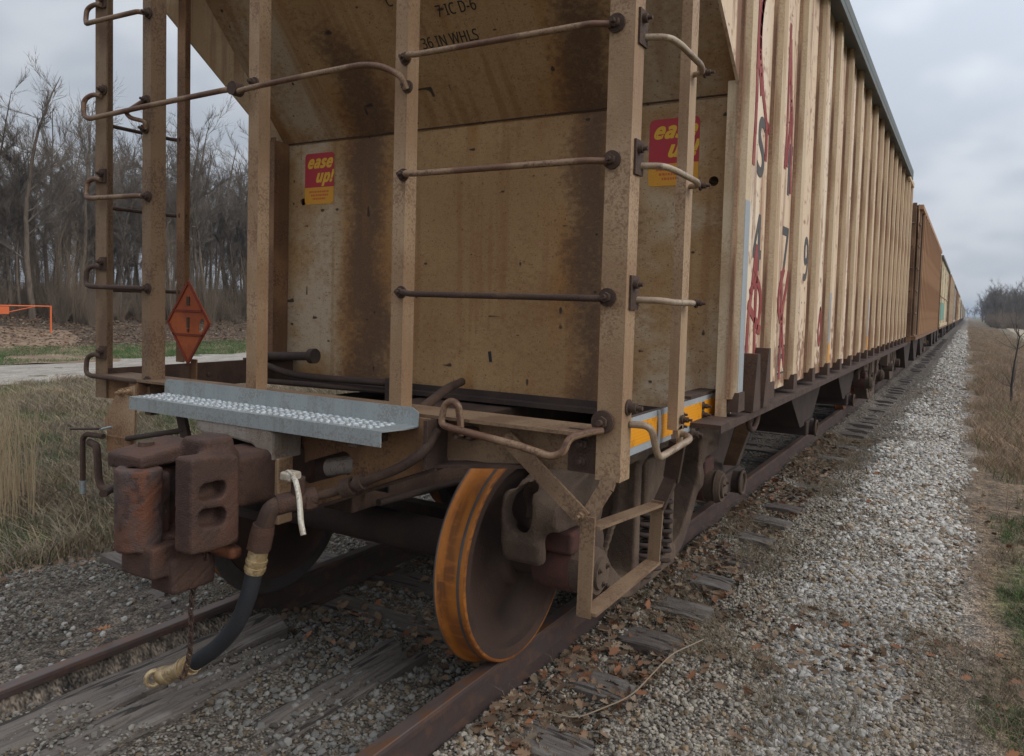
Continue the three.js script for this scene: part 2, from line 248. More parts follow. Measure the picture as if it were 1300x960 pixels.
// ------------------------------------------------------------------ terrain
function lane(z) { return -16.3 + 0.5 * Math.sin(z * 0.05); }      // dirt road west of the track
function H(x, z) {
  let y = -0.215;
  if (x < -1.2) y = -0.215 - 0.14 * sm(-1.9, -4.5, x);
  if (x > 1.2) y = -0.215 - 0.03 * sm(1.3, 2.5, x) - 0.22 * sm(2.55, 5, x);
  // old timber crossing filled with dirt, level with the rail head, ends at z = 0.3
  if (x > 0.76 && x < 1.6) y += 0.075 * sm(1.06, 0.84, x) * (0.6 + 0.6 * n2(x * 2 + 40, z * 1.3 + 9, 15)) - 0.012 * sm(1.0, 1.1, x) * sm(1.5, 1.3, x);
  const cr = sm(-0.55, 0.6, z + 0.3 * (n2(x * 1.6 + 50, z * 1.6 + 50) - 0.5));
  const side = x < -0.72 ? sm(-3.0, -1.9, x) : x < 0.68 ? (1 - 0.45 * sm(-0.2, 0.5, x)) * 0.7 : 0;
  y += cr * side * (x < -0.72 ? 0.182 : 0.16);
  if (x < -22) y += 0.85 * sm(-22.5, -29, x) + Math.max(0, -29 - x) * 0.012;
  if (x > 12) y += Math.min(1.2, (x - 12) * 0.01);
  y += (n2(x * 0.7 + 300, z * 0.7 + 300, 5) - 0.5) * 0.10 * sm(1.2, 6, Math.abs(x)) + (n2(x * 4 + 900, z * 4 + 900, 9) - 0.5) * 0.05;
  return y;
}
const groundZone = (x, z) => {   // linear albedo
  const n = n2(x * 0.9 + 11, z * 0.9 + 77, 31), m = n2(x * 3.1 + 71, z * 3.1 + 7, 37);
  const c = [0.125, 0.108, 0.09];
  const mixc = (k, r, g, b) => { c[0] += (r - c[0]) * k; c[1] += (g - c[1]) * k; c[2] += (b - c[2]) * k; };
  if (x > 1.4) mixc(sm(1.5, 1.9, x + (n - 0.5) * 0.6), 0.235, 0.218, 0.195);
  if (x > 2.3) { mixc(sm(2.45, 2.75, x + (n - 0.5) * 0.5), 0.155, 0.118, 0.08); mixc(sm(2.7, 3.1, x + (n - 0.5)) * sm(-5.5, -2.5, z) * sm(0.40, 0.52, m), 0.075, 0.095, 0.035); }
  if (x > 5) { mixc(sm(5.5, 6.2, x) * sm(0.45, 0.6, n), 0.10, 0.12, 0.05); }
  if (x < -1.6) { const gl = sm(-2.2, -3.3, x + (n - 0.5) * 1.2 - 0.5 * sm(1, -1, z)); mixc(gl, 0.12, 0.105, 0.065); mixc(gl * sm(0.48, 0.62, m * 0.5 + n * 0.5), 0.085, 0.105, 0.04); }
  if (x < -18) { mixc(sm(-18.2, -19, x), 0.075, 0.115, 0.03); mixc(sm(-21.5, -23.5, x + (n - 0.5) * 2), 0.092, 0.066, 0.044); }
  const j = 0.8 + 0.4 * m; return [c[0] * j, c[1] * j, c[2] * j];
};
{
  const axis = (segs) => { const a = []; for (const [s, e, d] of segs) { const n = Math.max(1, Math.round((e - s) / d)); for (let i = 0; i < n; i++) a.push(s + (e - s) * i / n); } a.push(segs.at(-1)[1]); return a; };
  const xs = axis([[-900, -120, 60], [-120, -40, 6], [-40, -6, 0.8], [-6, -3, 0.2], [-3, 3.4, 0.055], [3.4, 8, 0.3], [8, 40, 2], [40, 160, 12], [160, 900, 70]]);
  const zs = axis([[-2500, -300, 80], [-300, -60, 8], [-60, -18, 0.9], [-18, -7, 0.25], [-7, 4, 0.06], [4, 30, 2], [30, 120, 15]]);
  const pos = [], col = [], uv = [], idx = [];
  for (const z of zs) for (const x of xs) { pos.push(x, H(x, z), z); col.push(...groundZone(x, z)); uv.push(x, z); }
  const nx = xs.length; for (let j = 0; j < zs.length - 1; j++) for (let i = 0; i < nx - 1; i++) { const a = j * nx + i; idx.push(a, a + nx, a + 1, a + 1, a + nx, a + nx + 1); }
  const g = new THREE.BufferGeometry(); g.setAttribute('position', new THREE.Float32BufferAttribute(pos, 3)); g.setAttribute('color', new THREE.Float32BufferAttribute(col, 3)); g.setAttribute('uv', new THREE.Float32BufferAttribute(uv, 2)); g.setIndex(idx); g.computeVertexNormals();
  const gm = tex(1024, 1024, (u, v, o) => { const f = fbm(u, v, 40, 40, 4, 301), f2 = vn(u * 220, v * 220, 220, 220, 307), p = fbm(u, v, 5, 5, 4, 311); const k = 150 + 150 * (f - 0.5) + 120 * (f2 - 0.5) + 60 * (p - 0.5); o[0] = k * 1.05; o[1] = k; o[2] = k * 0.95; }, 1.4, 1.4);
  const gb = tex(1024, 1024, (u, v, o) => { const k = 255 * (0.5 * fbm(u, v, 60, 60, 3, 301) + 0.5 * vn(u * 150, v * 150, 150, 150, 307)); o[0] = o[1] = o[2] = k; }, 1.4, 1.4, false);
  const m = new THREE.MeshStandardMaterial({ vertexColors: true, map: gm, bumpMap: gb, bumpScale: 0.02, roughness: 1 });
  m.color.setRGB(2.6, 2.6, 2.6);
  const me = new THREE.Mesh(g, m); me.name = 'ground'; me.receiveShadow = true; struct(me); scene.add(me);
}
function sheet(name, cx, w, z0, z1, step, color, seed) {   // a strip of road lying 4 mm above the ground
  const pos = [], idx = [], uv = []; let k = 0; const N = 8, r = rng(seed);
  for (let z = z0; z <= z1 + 1e-6; z += step, k++) { const l = (r() - 0.5) * 0.5, rr = (r() - 0.5) * 0.5; for (let i = 0; i <= N; i++) { const x = cx(z) + (i / N - 0.5) * (w + (i < N / 2 ? -l : rr)); pos.push(x, H(x, z) + 0.012 + 0.01 * Math.sin(i / N * Math.PI), z); uv.push(x, z); } }
  for (let j = 0; j < k - 1; j++) for (let i = 0; i < N; i++) { const a = j * (N + 1) + i; idx.push(a, a + N + 1, a + 1, a + 1, a + N + 1, a + N + 2); }
  const g = new THREE.BufferGeometry(); g.setAttribute('position', new THREE.Float32BufferAttribute(pos, 3)); g.setAttribute('uv', new THREE.Float32BufferAttribute(uv, 2)); g.setIndex(idx); g.computeVertexNormals();
  const t = tex(512, 512, (u, v, o) => { mix3(o, color, 1); const f = fbm(u, v, 30, 8, 4, seed), q = vn(u * 160, v * 160, 160, 160, seed + 4); const a = (f - 0.5) * 60 + (q - 0.5) * 40; o[0] += a; o[1] += a; o[2] += a; }, 3, 3);
  const me = new THREE.Mesh(g, new THREE.MeshStandardMaterial({ map: t, roughness: 1 })); me.name = name; me.receiveShadow = true; struct(me); scene.add(me); return me;
}
sheet('dirt_road', lane, 4.4, -90, 14, 0.8, [142, 133, 122], 401);
sheet('farm_track', (z) => 8.4 - 0.018 * (z + 100), 2.0, -330, -62, 2, [150, 136, 114], 403);
{ // dirt path climbing the bank to the barrier
  const a = V(-18.2, 0, -8.6), b = V(-26.5, 0, -11.9), pos = [], uv = [], idx = []; const s = V(b.z - a.z, 0, a.x - b.x).normalize();
  for (let j = 0; j <= 16; j++) for (let i = 0; i <= 4; i++) { const p = a.clone().lerp(b, j / 16).addScaledVector(s, (i / 4 - 0.5) * (2.6 + 0.4 * Math.sin(j))); pos.push(p.x, H(p.x, p.z) + 0.03, p.z); uv.push(p.x, p.z); }
  for (let j = 0; j < 16; j++) for (let i = 0; i < 4; i++) { const q = j * 5 + i; idx.push(q, q + 1, q + 5, q + 1, q + 6, q + 5); }
  const g = new THREE.BufferGeometry(); g.setAttribute('position', new THREE.Float32BufferAttribute(pos, 3)); g.setAttribute('uv', new THREE.Float32BufferAttribute(uv, 2)); g.setIndex(idx); g.computeVertexNormals();
  const t = tex(256, 256, (u, v, o) => { const f = fbm(u, v, 12, 12, 4, 411) - 0.5; o[0] = 122 + f * 70; o[1] = 100 + f * 70; o[2] = 80 + f * 66; }, 2.5, 2.5);
  const me = new THREE.Mesh(g, new THREE.MeshStandardMaterial({ map: t, roughness: 1, side: THREE.DoubleSide })); me.name = 'dirt_path'; me.receiveShadow = true; struct(me); scene.add(me);
}

// ------------------------------------------------------------------ railway track: two rails, timber ties
const track = G(scene, 'railway_track', 0, 0, 0); struct(track);
{
  const railMap = tex(512, 512, (u, v, o) => { o[0] = 62; o[1] = 49; o[2] = 44; mix3(o, [82, 57, 44], 0.8 * sm(0.48, 0.66, fbm(u, v, 6, 6, 5, 421))); mix3(o, [62, 46, 40], 0.7 * sm(0.5, 0.7, fbm(u, v, 9, 9, 4, 425))); }, 0.5, 0.5);
  const headMap = tex(512, 512, (u, v, o) => { o[0] = 96; o[1] = 82; o[2] = 76; mix3(o, [112, 76, 54], 0.8 * sm(0.5, 0.68, fbm(u, v, 10, 5, 5, 431))); mix3(o, [80, 72, 70], 0.6 * sm(0.5, 0.7, fbm(u, v, 20, 4, 4, 435))); }, 0.6, 0.6);
  const railM = new THREE.MeshStandardMaterial({ map: railMap, roughness: 0.9, ...B(0.002) }), headM = new THREE.MeshStandardMaterial({ map: headMap, roughness: 0.5, metalness: 0.3 });
  const prof = (x) => [[-0.07, -0.17], [0.07, -0.17], [0.07, -0.158], [0.012, -0.135], [0.009, -0.05], [0.036, -0.034], [0.0365, -0.014], [0.0365, -0.012], [0.03, -0.003], [-0.03, -0.003], [-0.0365, -0.012], [-0.0365, -0.034], [-0.009, -0.05], [-0.012, -0.135], [-0.07, -0.158]].map(([a, b]) => [a + x, b]);
  for (const x of [-0.7525, 0.7525]) {
    const r = P(track, 'rail', [extZ(prof(x), -420, 3.2)], railM);
    P(r, 'rail_head', [extZ([[x - 0.03, -0.0028], [x + 0.03, -0.0028], [x + 0.026, 0], [x - 0.026, 0]], -420, 3.2)], headM);
  }
  const wood = (seed, c1, c2, c3) => tex(512, 512, (u, v, o) => { mix3(o, c1, 1); const g = fbm(u, v, 6, 90, 5, seed), g2 = fbm(u, v, 5, 30, 4, seed + 5); mix3(o, c2, 0.9 * sm(0.42, 0.66, g)); mix3(o, c3, 0.85 * sm(0.60, 0.72, g2 * 0.6 + g * 0.4)); mix3(o, [40, 34, 30], 0.8 * sm(0.68, 0.74, fbm(u, v, 2, 34, 4, seed + 9))); }, 0.8, 0.8);
  M.tie = new THREE.MeshStandardMaterial({ map: wood(441, [104, 95, 87], [86, 77, 70], [122, 114, 106]), roughness: 0.95, ...B(0.004) });
  M.tieDark = new THREE.MeshStandardMaterial({ map: wood(451, [96, 85, 77], [78, 68, 62], [116, 106, 98]), roughness: 0.95, ...B(0.004) });
  // a plank's uv runs along its grain, so the geometry is made lying along x
  const r = rng(77);
  const tieGeo = (seed) => { const q = rng(seed), g = new THREE.BoxGeometry(2.6, 0.16, 0.22, 26, 2, 4), p = g.attributes.position;
    for (let i = 0; i < p.count; i++) { const x = p.getX(i), y = p.getY(i), z = p.getZ(i), e = Math.max(0, Math.abs(x) - 1.14) / 0.16; const nn = n2(x * 6 + seed * 9, z * 30 + 40, 51);
      p.setXYZ(i, x + (Math.abs(x) > 1.25 ? (n2(z * 14 + seed, y * 9 + 30, 55) - 0.5) * 0.09 : 0), y - (y > 0 ? 0.022 * nn + 0.03 * e * e * nn : 0), z * (1 - 0.05 * e) + (n2(x * 2 + seed * 3, 5, 57) - 0.5) * 0.022); }
    g.computeVertexNormals(); return uvBox(g); };
  const geos = [1, 2, 3, 4, 5].map(tieGeo);
  for (let k = 0; k < 120; k++) {
    const z = 2.62 - k * 0.556, t = new THREE.Mesh(geos[k % 5], k % 3 ? M.tie : M.tieDark); t.name = 'tie'; t.castShadow = t.receiveShadow = true;
    t.position.set((r() - 0.5) * 0.05 - 0.02, -0.255 + (r() - 0.5) * 0.012 + (z < 0 ? 0.008 : 0) - (z < -2.2 ? 0.028 * Math.round(r()) : 0), z - 0.17); t.rotation.y = (r() - 0.5) * 0.035; if (k % 2) t.rotation.y += Math.PI; track.add(t);
  }
  // spikes and tie plates on the visible side
  for (let k = 4; k < 30; k++) { const z = 2.45 - k * 0.556; for (const s of [1, -1]) P(track, 'tie_plate', [rbox(0.7525 * s - 0.12, 0.7525 * s + 0.12, -0.176, -0.1685, z - 0.09, z + 0.09, 0.003, 1)], M.rustDark); P(track, 'spike', [rbox(0.83, 0.86, -0.168, -0.148, z + 0.04, z + 0.07, 0.005, 1), rbox(0.83, 0.86, -0.168, -0.148, z - 0.07, z - 0.04, 0.005, 1)], M.rustDark); }
  // crossing planks, worn and level with the rails, beside and between them
  const plank = (x0, x1, y, z0, z1, seed, m) => {
    const L = z1 - z0, w = x1 - x0, g = new THREE.BoxGeometry(L, 0.10, w, 40, 2, 10), p = g.attributes.position;
    for (let i = 0; i < p.count; i++) { const x = p.getX(i), yy = p.getY(i), z = p.getZ(i), a = n2(x * 3 + seed * 7, z * 24 + 60, 61), b = n2(x * 1.2 + seed * 3, z * 60 + 20, 63), e = Math.max(0, Math.abs(z) / (w / 2) - 0.75);
      p.setXYZ(i, x + (Math.abs(x) > L / 2 - 0.01 ? (n2(z * 20 + seed, 9, 65) - 0.5) * 0.16 : 0), yy - (yy > 0 ? 0.022 * a + 0.03 * sm(0.6, 0.68, b) + e * 0.04 : 0), z); }
    g.computeVertexNormals(); const u = uvBox(g); u.rotateY(Math.PI / 2); u.translate((x0 + x1) / 2, y - 0.05, (z0 + z1) / 2); u.userData.keep = true; return P(track, 'crossing_plank', [u], m);
  };
  plank(-0.64, -0.40, -0.060, 0.22, 2.6, 1, M.tie); plank(-0.375, -0.15, -0.074, 0.34, 2.6, 2, M.tie); plank(0.05, 0.30, -0.105, 0.02, 1.2, 3, M.tie);
  plank(-1.12, -0.86, -0.032, 0.42, 2.6, 4, M.tieDark); plank(-1.40, -1.15, -0.036, 0.36, 2.4, 5, M.tie); plank(-1.69, -1.43, -0.04, 0.5, 2.5, 6, M.tieDark); plank(-2.0, -1.73, -0.05, 0.4, 2.4, 7, M.tie);
}
{ // loose old timber lying beyond the crossing
  const g = new THREE.BoxGeometry(0.62, 0.07, 0.13, 20, 2, 4), p = g.attributes.position; for (let i = 0; i < p.count; i++) p.setY(i, p.getY(i) - 0.02 * n2(p.getX(i) * 9 + 4, p.getZ(i) * 40 + 9, 3)); g.computeVertexNormals();
  const u = uvBox(g); u.rotateY(-0.12); u.translate(-1.74, -0.06, 0.16); u.userData.keep = true; tag(P(scene, 'loose_plank', [u], M.tie), 'short weathered grey plank lying on gravel left of the coupler', 'plank');
}
// ------------------------------------------------------------------ truck (bogie): centre z = zc, parts under one group
const ZC = -0.94;
function wheelProfile() { return [[0.0, 0.055], [0.10, 0.055], [0.115, 0.035], [0.14, 0.022], [0.26, -0.022], [0.355, 0.01], [0.385, 0.045], [0.40, 0.066], [0.432, 0.068], [0.452, 0.062]]; }
let FRAME; function frameGeo() {
  if (FRAME) return FRAME;
  const seg = (u, y, a, b) => { const dx = b[0] - a[0], dy = b[1] - a[1], t = Math.max(0, Math.min(1, ((u - a[0]) * dx + (y - a[1]) * dy) / (dx * dx + dy * dy))); return Math.hypot(u - a[0] - dx * t, y - a[1] - dy * t); };
  const poly = (u, y, p) => { let d = 9; for (let i = 0; i < p.length - 1; i++) d = Math.min(d, seg(u, y, p[i], p[i + 1])); return d; };
  const slab = (d2, x, hx, r = 0.012) => { const a = d2 + r, b = Math.abs(x) - hx + r; return Math.hypot(Math.max(a, 0), Math.max(b, 0)) + Math.min(Math.max(a, b), 0) - r; };
  FRAME = castMesh([-0.24, 0.06, -1.26], [0.20, 1.02, 1.26], 108, (x, y, uu) => {
    const u = Math.abs(uu); let d = slab(poly(u, y, [[1.04, 0.775], [0.66, 0.872], [0, 0.885]]) - 0.056, x, 0.125);
    d = sMin(d, slab(poly(u, y, [[0.77, 0.52], [0.60, 0.33], [0.46, 0.22], [0.32, 0.178], [0, 0.172]]) - 0.048, x, 0.10), 0.05);
    d = sMin(d, slab(poly(u, y, [[0.262, 0.20], [0.262, 0.84]]) - 0.034, x, 0.105), 0.06);
    d = sMin(d, slab(poly(u, y, [[0.78, 0.78], [0.765, 0.53]]) - 0.046, x, 0.11), 0.06);
    d = sMin(d, slab(poly(u, y, [[1.12, 0.715], [0.80, 0.70]]) - 0.062, x + 0.01, 0.115), 0.05);
    d = sMin(d, slab(poly(u, y, [[1.135, 0.76], [1.145, 0.60], [1.13, 0.54]]) - 0.036, x + 0.060, 0.098, 0.03), 0.05);
    d = sMin(d, slab(poly(u, y, [[0.50, 0.30], [0.30, 0.55], [0.28, 0.80]]) - 0.012, x, 0.02), 0.04);
    d = sMax(d, -(Math.hypot((x + 0.07) / 0.068, (y - 0.725) / 0.098) - 1) * 0.07 - Math.max(0, 1.02 - u), 0.015);
    return Math.abs(d) > 0.04 ? d : d + (n2(u * 40 + 50, y * 40 + x * 30 + 50, 143) - 0.5) * 0.004; });
  return FRAME;
}
function makeTruck(parent, detail) {
  const t = G(parent, 'truck', 0, 0, ZC);
  const zs = [0, ZC * 2];
  for (const z of zs) {
    for (const s of [-1, 1]) {
      const L = (pts, seg = 72) => { const g = new THREE.LatheGeometry(pts.map(([r, x]) => new THREE.Vector2(r, x)), seg); g.rotateZ(-Math.PI / 2); if (s < 0) g.rotateY(Math.PI); g.translate(0.752 * s, 0.457, z); return g; };
      // lathe axis becomes x: profile second value runs outward from the rail centre line
      const tread = L([[0.480, -0.054], [0.470, -0.047], [0.460, -0.040], [0.4575, -0.02], [0.456, 0.03], [0.454, 0.058], [0.452, 0.062]]);
      { const uv = tread.attributes.uv; for (let i = 0; i < uv.count; i++) uv.setXY(i, uv.getX(i) * 2.9, uv.getY(i) * 0.1); }
      tread.userData.keep = true;
      const w = G(t, 'wheel', 0.752 * s, 0.457, z);
      P(w, 'wheel_tread', [tread], M.tread);
      P(w, 'flange', [L([[0.40, -0.068], [0.472, -0.067], [0.481, -0.063], [0.483, -0.058], [0.480, -0.054]])], M.flangeSteel);
      P(w, 'rim_edge', [L([[0.4525, 0.058], [0.451, 0.0635], [0.447, 0.0668], [0.438, 0.067]])], M.tread); P(w, 'rim_line', [L([[0.4572, 0.034], [0.4578, 0.037], [0.4572, 0.045], [0.4562, 0.047]])], M.flangeSteel);
      P(w, 'rim', [L([[0.438, 0.067], [0.405, 0.0665], [0.398, 0.06]])], M.wheelPlate);
      P(w, 'wheel_plate', [L([[0.398, 0.06], [0.385, 0.03], [0.35, 0.012], [0.26, -0.012], [0.16, 0.02], [0.135, 0.035], [0.125, 0.062], [0.08, 0.064], [0.0, 0.064]]), L([[0.0, -0.09], [0.13, -0.09], [0.15, -0.06], [0.26, -0.055], [0.36, -0.045], [0.40, -0.076]])], M.wheelPlate);
    }
    P(t, 'axle', [cyl([-0.66, 0.457, z], [0.66, 0.457, z], 0.088, 0.088, 28), cyl([-1.2, 0.457, z], [1.2, 0.457, z], 0.07, 0.07, 20)], M.steelDark);
  }
  // cast side frames: chords, columns, pedestals with a window in each end
  for (const s of detail ? [1, -1] : [1]) {
    const fg = frameGeo().clone(); fg.translate(s, 0, ZC);
    P(t, 'side_frame', [fg], M.frameCast);
    for (const z of zs) {
      P(t, 'bearing_adapter', [rbox(s * 1.03 - 0.085, s * 1.03 + 0.085, 0.535, 0.632, z - 0.10, z + 0.10, 0.018), cyl([s * 0.93, 0.457, z], [s * 1.10, 0.457, z], 0.103, 0.103, 28)], M.redRust);
      const c = P(t, 'bearing_cap', [cyl([s * 1.1, 0.457, z], [s * 1.16, 0.457, z], 0.098, 0.096, 28), cyl([s * 1.165, 0.457, z], [s * 1.20, 0.457, z], 0.105, 0.09, 28), cyl([s * 1.20, 0.457, z], [s * 1.215, 0.457, z], 0.07, 0.066, 28)], M.frameCast);
      if (detail) PS(c, 'cap_screw', [0, 1, 2].map((k) => bolt([s * 1.205, 0.457 + 0.045 * Math.sin(k * 2.094 + 0.5), z + 0.045 * Math.cos(k * 2.094 + 0.5)], [s, 0, 0], 0.013, 0.014)), M.rustDark);
    }
    for (const [dz, dx, r, wr] of detail ? [[-0.15, 0.06, 0.062, 0.013], [0.0, 0.06, 0.062, 0.013], [0.15, 0.06, 0.062, 0.013], [-0.15, -0.07, 0.062, 0.013], [0.15, -0.07, 0.062, 0.013]] : [[-0.13, 0, 0.08, 0.016], [0.13, 0, 0.08, 0.016]]) {
      const pts = []; const N = detail ? 100 : 50; for (let k = 0; k <= N; k++) { const a = k / N * Math.PI * 2 * 6.5; pts.push(V(s * 1.01 + dx * s + r * Math.cos(a), 0.195 + 0.35 * k / N, ZC + dz + r * Math.sin(a))); }
      P(t, 'spring', [new THREE.TubeGeometry(new THREE.CatmullRomCurve3(pts), N * 2, wr, 6)], M.steelDark);
    }
    P(t, 'bolster_end', [rbox(s * 1.0 - 0.12, s * 1.0 + 0.12, 0.555, 0.80, ZC - 0.195, ZC + 0.195, 0.02)], M.frameCast);
  }
  P(t, 'bolster', [rbox(-0.9, 0.9, 0.56, 0.83, ZC - 0.19, ZC + 0.19, 0.03), cyl([0, 0.83, ZC], [0, 0.87, ZC], 0.18, 0.18, 24)], M.rustDark);
  if (detail) P(t, 'brake_beam', [rbox(-0.62, 0.62, 0.34, 0.44, ZC + 0.36, ZC + 0.44, 0.01), rbox(-0.62, 0.62, 0.34, 0.44, ZC - 0.44, ZC - 0.36, 0.01)], M.steelDark);
  return t;
}

// ------------------------------------------------------------------ the near hopper car
const car = G(scene, 'hopper_car', 0, 0, -6.25);
tag(car, 'nearest tan covered hopper car, rust stained end with ladders facing us', 'railway car', null);
const ZB = -11.73, WX = 1.515;     // far end wall; half width inside
{ // body shell
  const hole = (x, y) => ell(x, y, 0.024, 0.024);
  const wg = extZ([[-WX, 1.04], [WX, 1.04], [WX, 2.6], [-WX, 2.6]], -0.782, -0.77, [hole(1.39, 2.19), hole(-1.35, 2.21)]);
  const wm = uvBox(wg); { const uv = wm.attributes.uv, p = wm.attributes.position; for (let i = 0; i < uv.count; i++) uv.setXY(i, p.getX(i) + 1.5, p.getY(i) - 1.0); } wm.userData.keep = true;
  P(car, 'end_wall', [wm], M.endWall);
  P(car, 'wall_foot_angle', [box(-WX, WX, 1.015, 1.04, -0.80, -0.70), box(-WX, WX, 1.04, 1.075, -0.768, -0.757)], M.steelDark);
  P(car, 'end_wall', [box(-WX, WX, 1.04, 2.6, ZB, ZB + 0.012)], M.postRust);
  // slope sheet: lower edge laps the wall; 49 degrees
  const sl = 1.75, ang = Math.atan2(1.15, 0.99);
  const slope = (z0, dir, m) => { const g = uvBox(new THREE.BoxGeometry(2 * WX, sl, 0.012)); const uv = g.attributes.uv, p = g.attributes.position; for (let i = 0; i < uv.count; i++) uv.setXY(i, p.getX(i) + 1.5, p.getY(i) + sl / 2);
    g.translate(0, sl / 2 - 0.012, 0); g.rotateX(Math.PI / 2 - ang); if (dir < 0) g.rotateY(Math.PI); g.translate(0, 2.6, z0); g.userData.keep = true; return P(car, 'slope_sheet', [g], m); };
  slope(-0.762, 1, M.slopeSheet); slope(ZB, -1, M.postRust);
  P(car, 'weld_seam', [rod([[-WX, 2.597, -0.764], [WX, 2.597, -0.764]], 0.008, 0.01, 6, 4)], M.rustDark);
  // side sheets as panels between the stakes
  const NS = 18, z0 = -0.70, dz = (-11.80 - z0) / (NS - 1), stakeZ = [...Array(NS)].map((_, i) => z0 + dz * i);
  const topOf = (z) => 3.8;
  const panel = (za, zb, s, m) => { const g = box(s > 0 ? 1.518 : -1.528, s > 0 ? 1.528 : -1.518, 1.12, 3.8, za, zb); const u = uvBox(g), uv = u.attributes.uv; for (let i = 0; i < uv.count; i++) uv.setXY(i, 20 * Math.abs(dz) - (uv.getX(i) - z0), uv.getY(i) - 1); u.userData.keep = true; return P(car, 'side_panel', [u], m); };
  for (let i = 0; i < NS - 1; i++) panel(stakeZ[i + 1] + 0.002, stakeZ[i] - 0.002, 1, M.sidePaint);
  P(car, 'side_panel', [box(-1.528, -1.518, 1.12, 3.8, -11.8, -0.70)], M.ribShade);
  const endTri = (s) => extX([[-0.702, 1.12], [-0.64, 1.12], [-0.64, 2.60], [0.30, 3.30], [0.30, 3.8], [-0.702, 3.8]], s > 0 ? 1.516 : -1.53, s > 0 ? 1.53 : -1.516);
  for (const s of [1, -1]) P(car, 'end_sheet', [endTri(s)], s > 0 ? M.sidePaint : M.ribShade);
  for (const s of [1, -1]) P(car, 'corner_post', [box(s * 1.478, s * 1.530, 1.05, 2.62, -0.650, -0.638), box(s * 1.478, s * 1.488, 1.05, 2.60, -0.765, -0.650)], s > 0 ? M.ribShade : M.postRust);
  // pressed stakes
  stakeZ.forEach((z, i) => {
    const pr = [[-0.056, 1.5455], [-0.046, 1.574], [0.046, 1.574], [0.056, 1.5455]];
    const st = P(car, 'side_stake', [extY(pr.map(([a, x]) => [x, z + a]), 1.16, 3.735)], i === 0 ? M.ribShade : M.ribShade);
    P(st, 'stake_flange', [extY([[1.529, z - 0.078], [1.545, z - 0.070], [1.545, z + 0.070], [1.529, z + 0.078]], 1.16, 3.735)], M.stakeRust);
    P(st, 'stake_foot', [extX([[z - 0.06, 1.10], [z + 0.06, 1.10], [z + 0.05, 1.19], [z - 0.05, 1.19]], 1.53, 1.584), bolt([1.56, 1.102, z + 0.02], [0, 1, 0], 0.012, 0.014)], M.rustDark);
  });
  // grey touch-up stripes on three stakes and their yellow reflectors
  const stripe = (z, y0, y1) => P(car, 'paint_patch', [box(1.5745, 1.5755, y0, y1, z - 0.045, z + 0.045)], M.greyPaint);
  stripe(stakeZ[0], 1.17, 2.08); stripe(stakeZ[4], 1.17, 1.72); stripe(stakeZ[8], 1.17, 1.72);
  for (const i of [4, 8]) P(car, 'reflector', [box(1.5757, 1.5770, 1.19, 1.34, stakeZ[i] - 0.04, stakeZ[i] + 0.04)], M.yellowTape);
  P(car, 'top_chord', [rbox(1.50, 1.64, 3.715, 3.80, -10.6, 0.30, 0.006), box(1.628, 1.638, 3.665, 3.714, -10.6, 0.30)], M.chord);
  P(car, 'top_chord', [rbox(1.50, 1.585, 3.72, 3.79, -11.85, -10.605, 0.006)], M.ribShade);
  P(car, 'top_chord', [rbox(-1.625, -1.50, 3.715, 3.80, -11.8, 0.30, 0.006)], M.ribShade);
  P(car, 'roof', [extZ([[-1.5, 3.79], [1.5, 3.79], [1.2, 3.90], [0.6, 3.97], [-0.6, 3.97], [-1.2, 3.90]], -12.7, 0.32)], M.sidePaint);
  // side sills, ledge and bottom slopes
  for (const s of [1, -1]) P(car, 'side_sill', [box(s * 1.425, s * 1.445, 1.03, 1.175, -13.02, 0.53), box(s * 1.445, s * 1.585, 1.055, 1.075, -12.3, -0.36), box(s * 1.36, s * 1.446, 1.176, 1.188, -13.0, -0.37), box(s * 1.577, s * 1.585, 1.04, 1.055, -12.3, -0.36)], M.rustDark);
  P(car, 'center_sill', [rbox(-0.33, 0.33, 0.69, 1.0, -13.4, 0.56, 0.01)], M.rustDark);
  for (const zc of [-2.9, -6.25, -9.6]) {
    const hp = P(car, 'hopper_bay', [extX([[zc - 1.5, 1.05], [zc + 1.5, 1.05], [zc + 0.35, 0.30], [zc - 0.35, 0.30]], -0.95, 0.95)], M.steelDark);
    P(hp, 'outlet_gate', [rbox(-0.98, 0.98, 0.18, 0.34, zc - 0.36, zc + 0.1, 0.02), cyl([0.7, 0.25, zc - 0.12], [1.04, 0.25, zc - 0.12], 0.085, 0.085, 24)], M.steelDark);
    P(hp, 'gate_rim', [new THREE.TorusGeometry(0.083, 0.014, 8, 28).rotateY(Math.PI / 2).translate(1.045, 0.25, zc - 0.12)], M.frameCast);
if (zc === -2.9) P(car, 'sill_gusset', [bar([1.43, 1.05, zc + 1.35], [1.0, 0.42, zc + 0.1], 0.09, 0.014)], M.lowPaint);
  }
  P(car, 'tie_down_hook', [rod([[1.5, 1.05, -1.18], [1.5, 0.95, -1.22], [1.5, 0.92, -1.31], [1.5, 0.96, -1.40], [1.5, 1.05, -1.43]], 0.016, 0.05)], M.rustDark);
  P(car, 'jacking_lug', [extX([[-1.02, 1.08], [-0.86, 1.08], [-0.92, 1.36], [-0.97, 1.36]], 1.529, 1.60), extX([[-1.24, 1.08], [-1.08, 1.08], [-1.16, 1.38], [-1.20, 1.38]], 1.529, 1.60)], M.rustDark);
  // lettering
  const L = (t, z, y, h, f = font, sx = 0.82) => { const g = word(t, h, f, sx); g.rotateY(Math.PI / 2); g.translate(1.5282, y, z); return g; };
  P(car, 'stencil_letter', [L('S', -1.11, 2.255, 0.30)], M.stencilGrey); P(car, 'stencil_letter', [L('T', -1.81, 2.255, 0.30)], M.stencilGrey);
  P(car, 'stencil_mark', [box(1.5283, 1.5297, 2.30, 2.42, -0.825, -0.80)], M.stencilGrey);
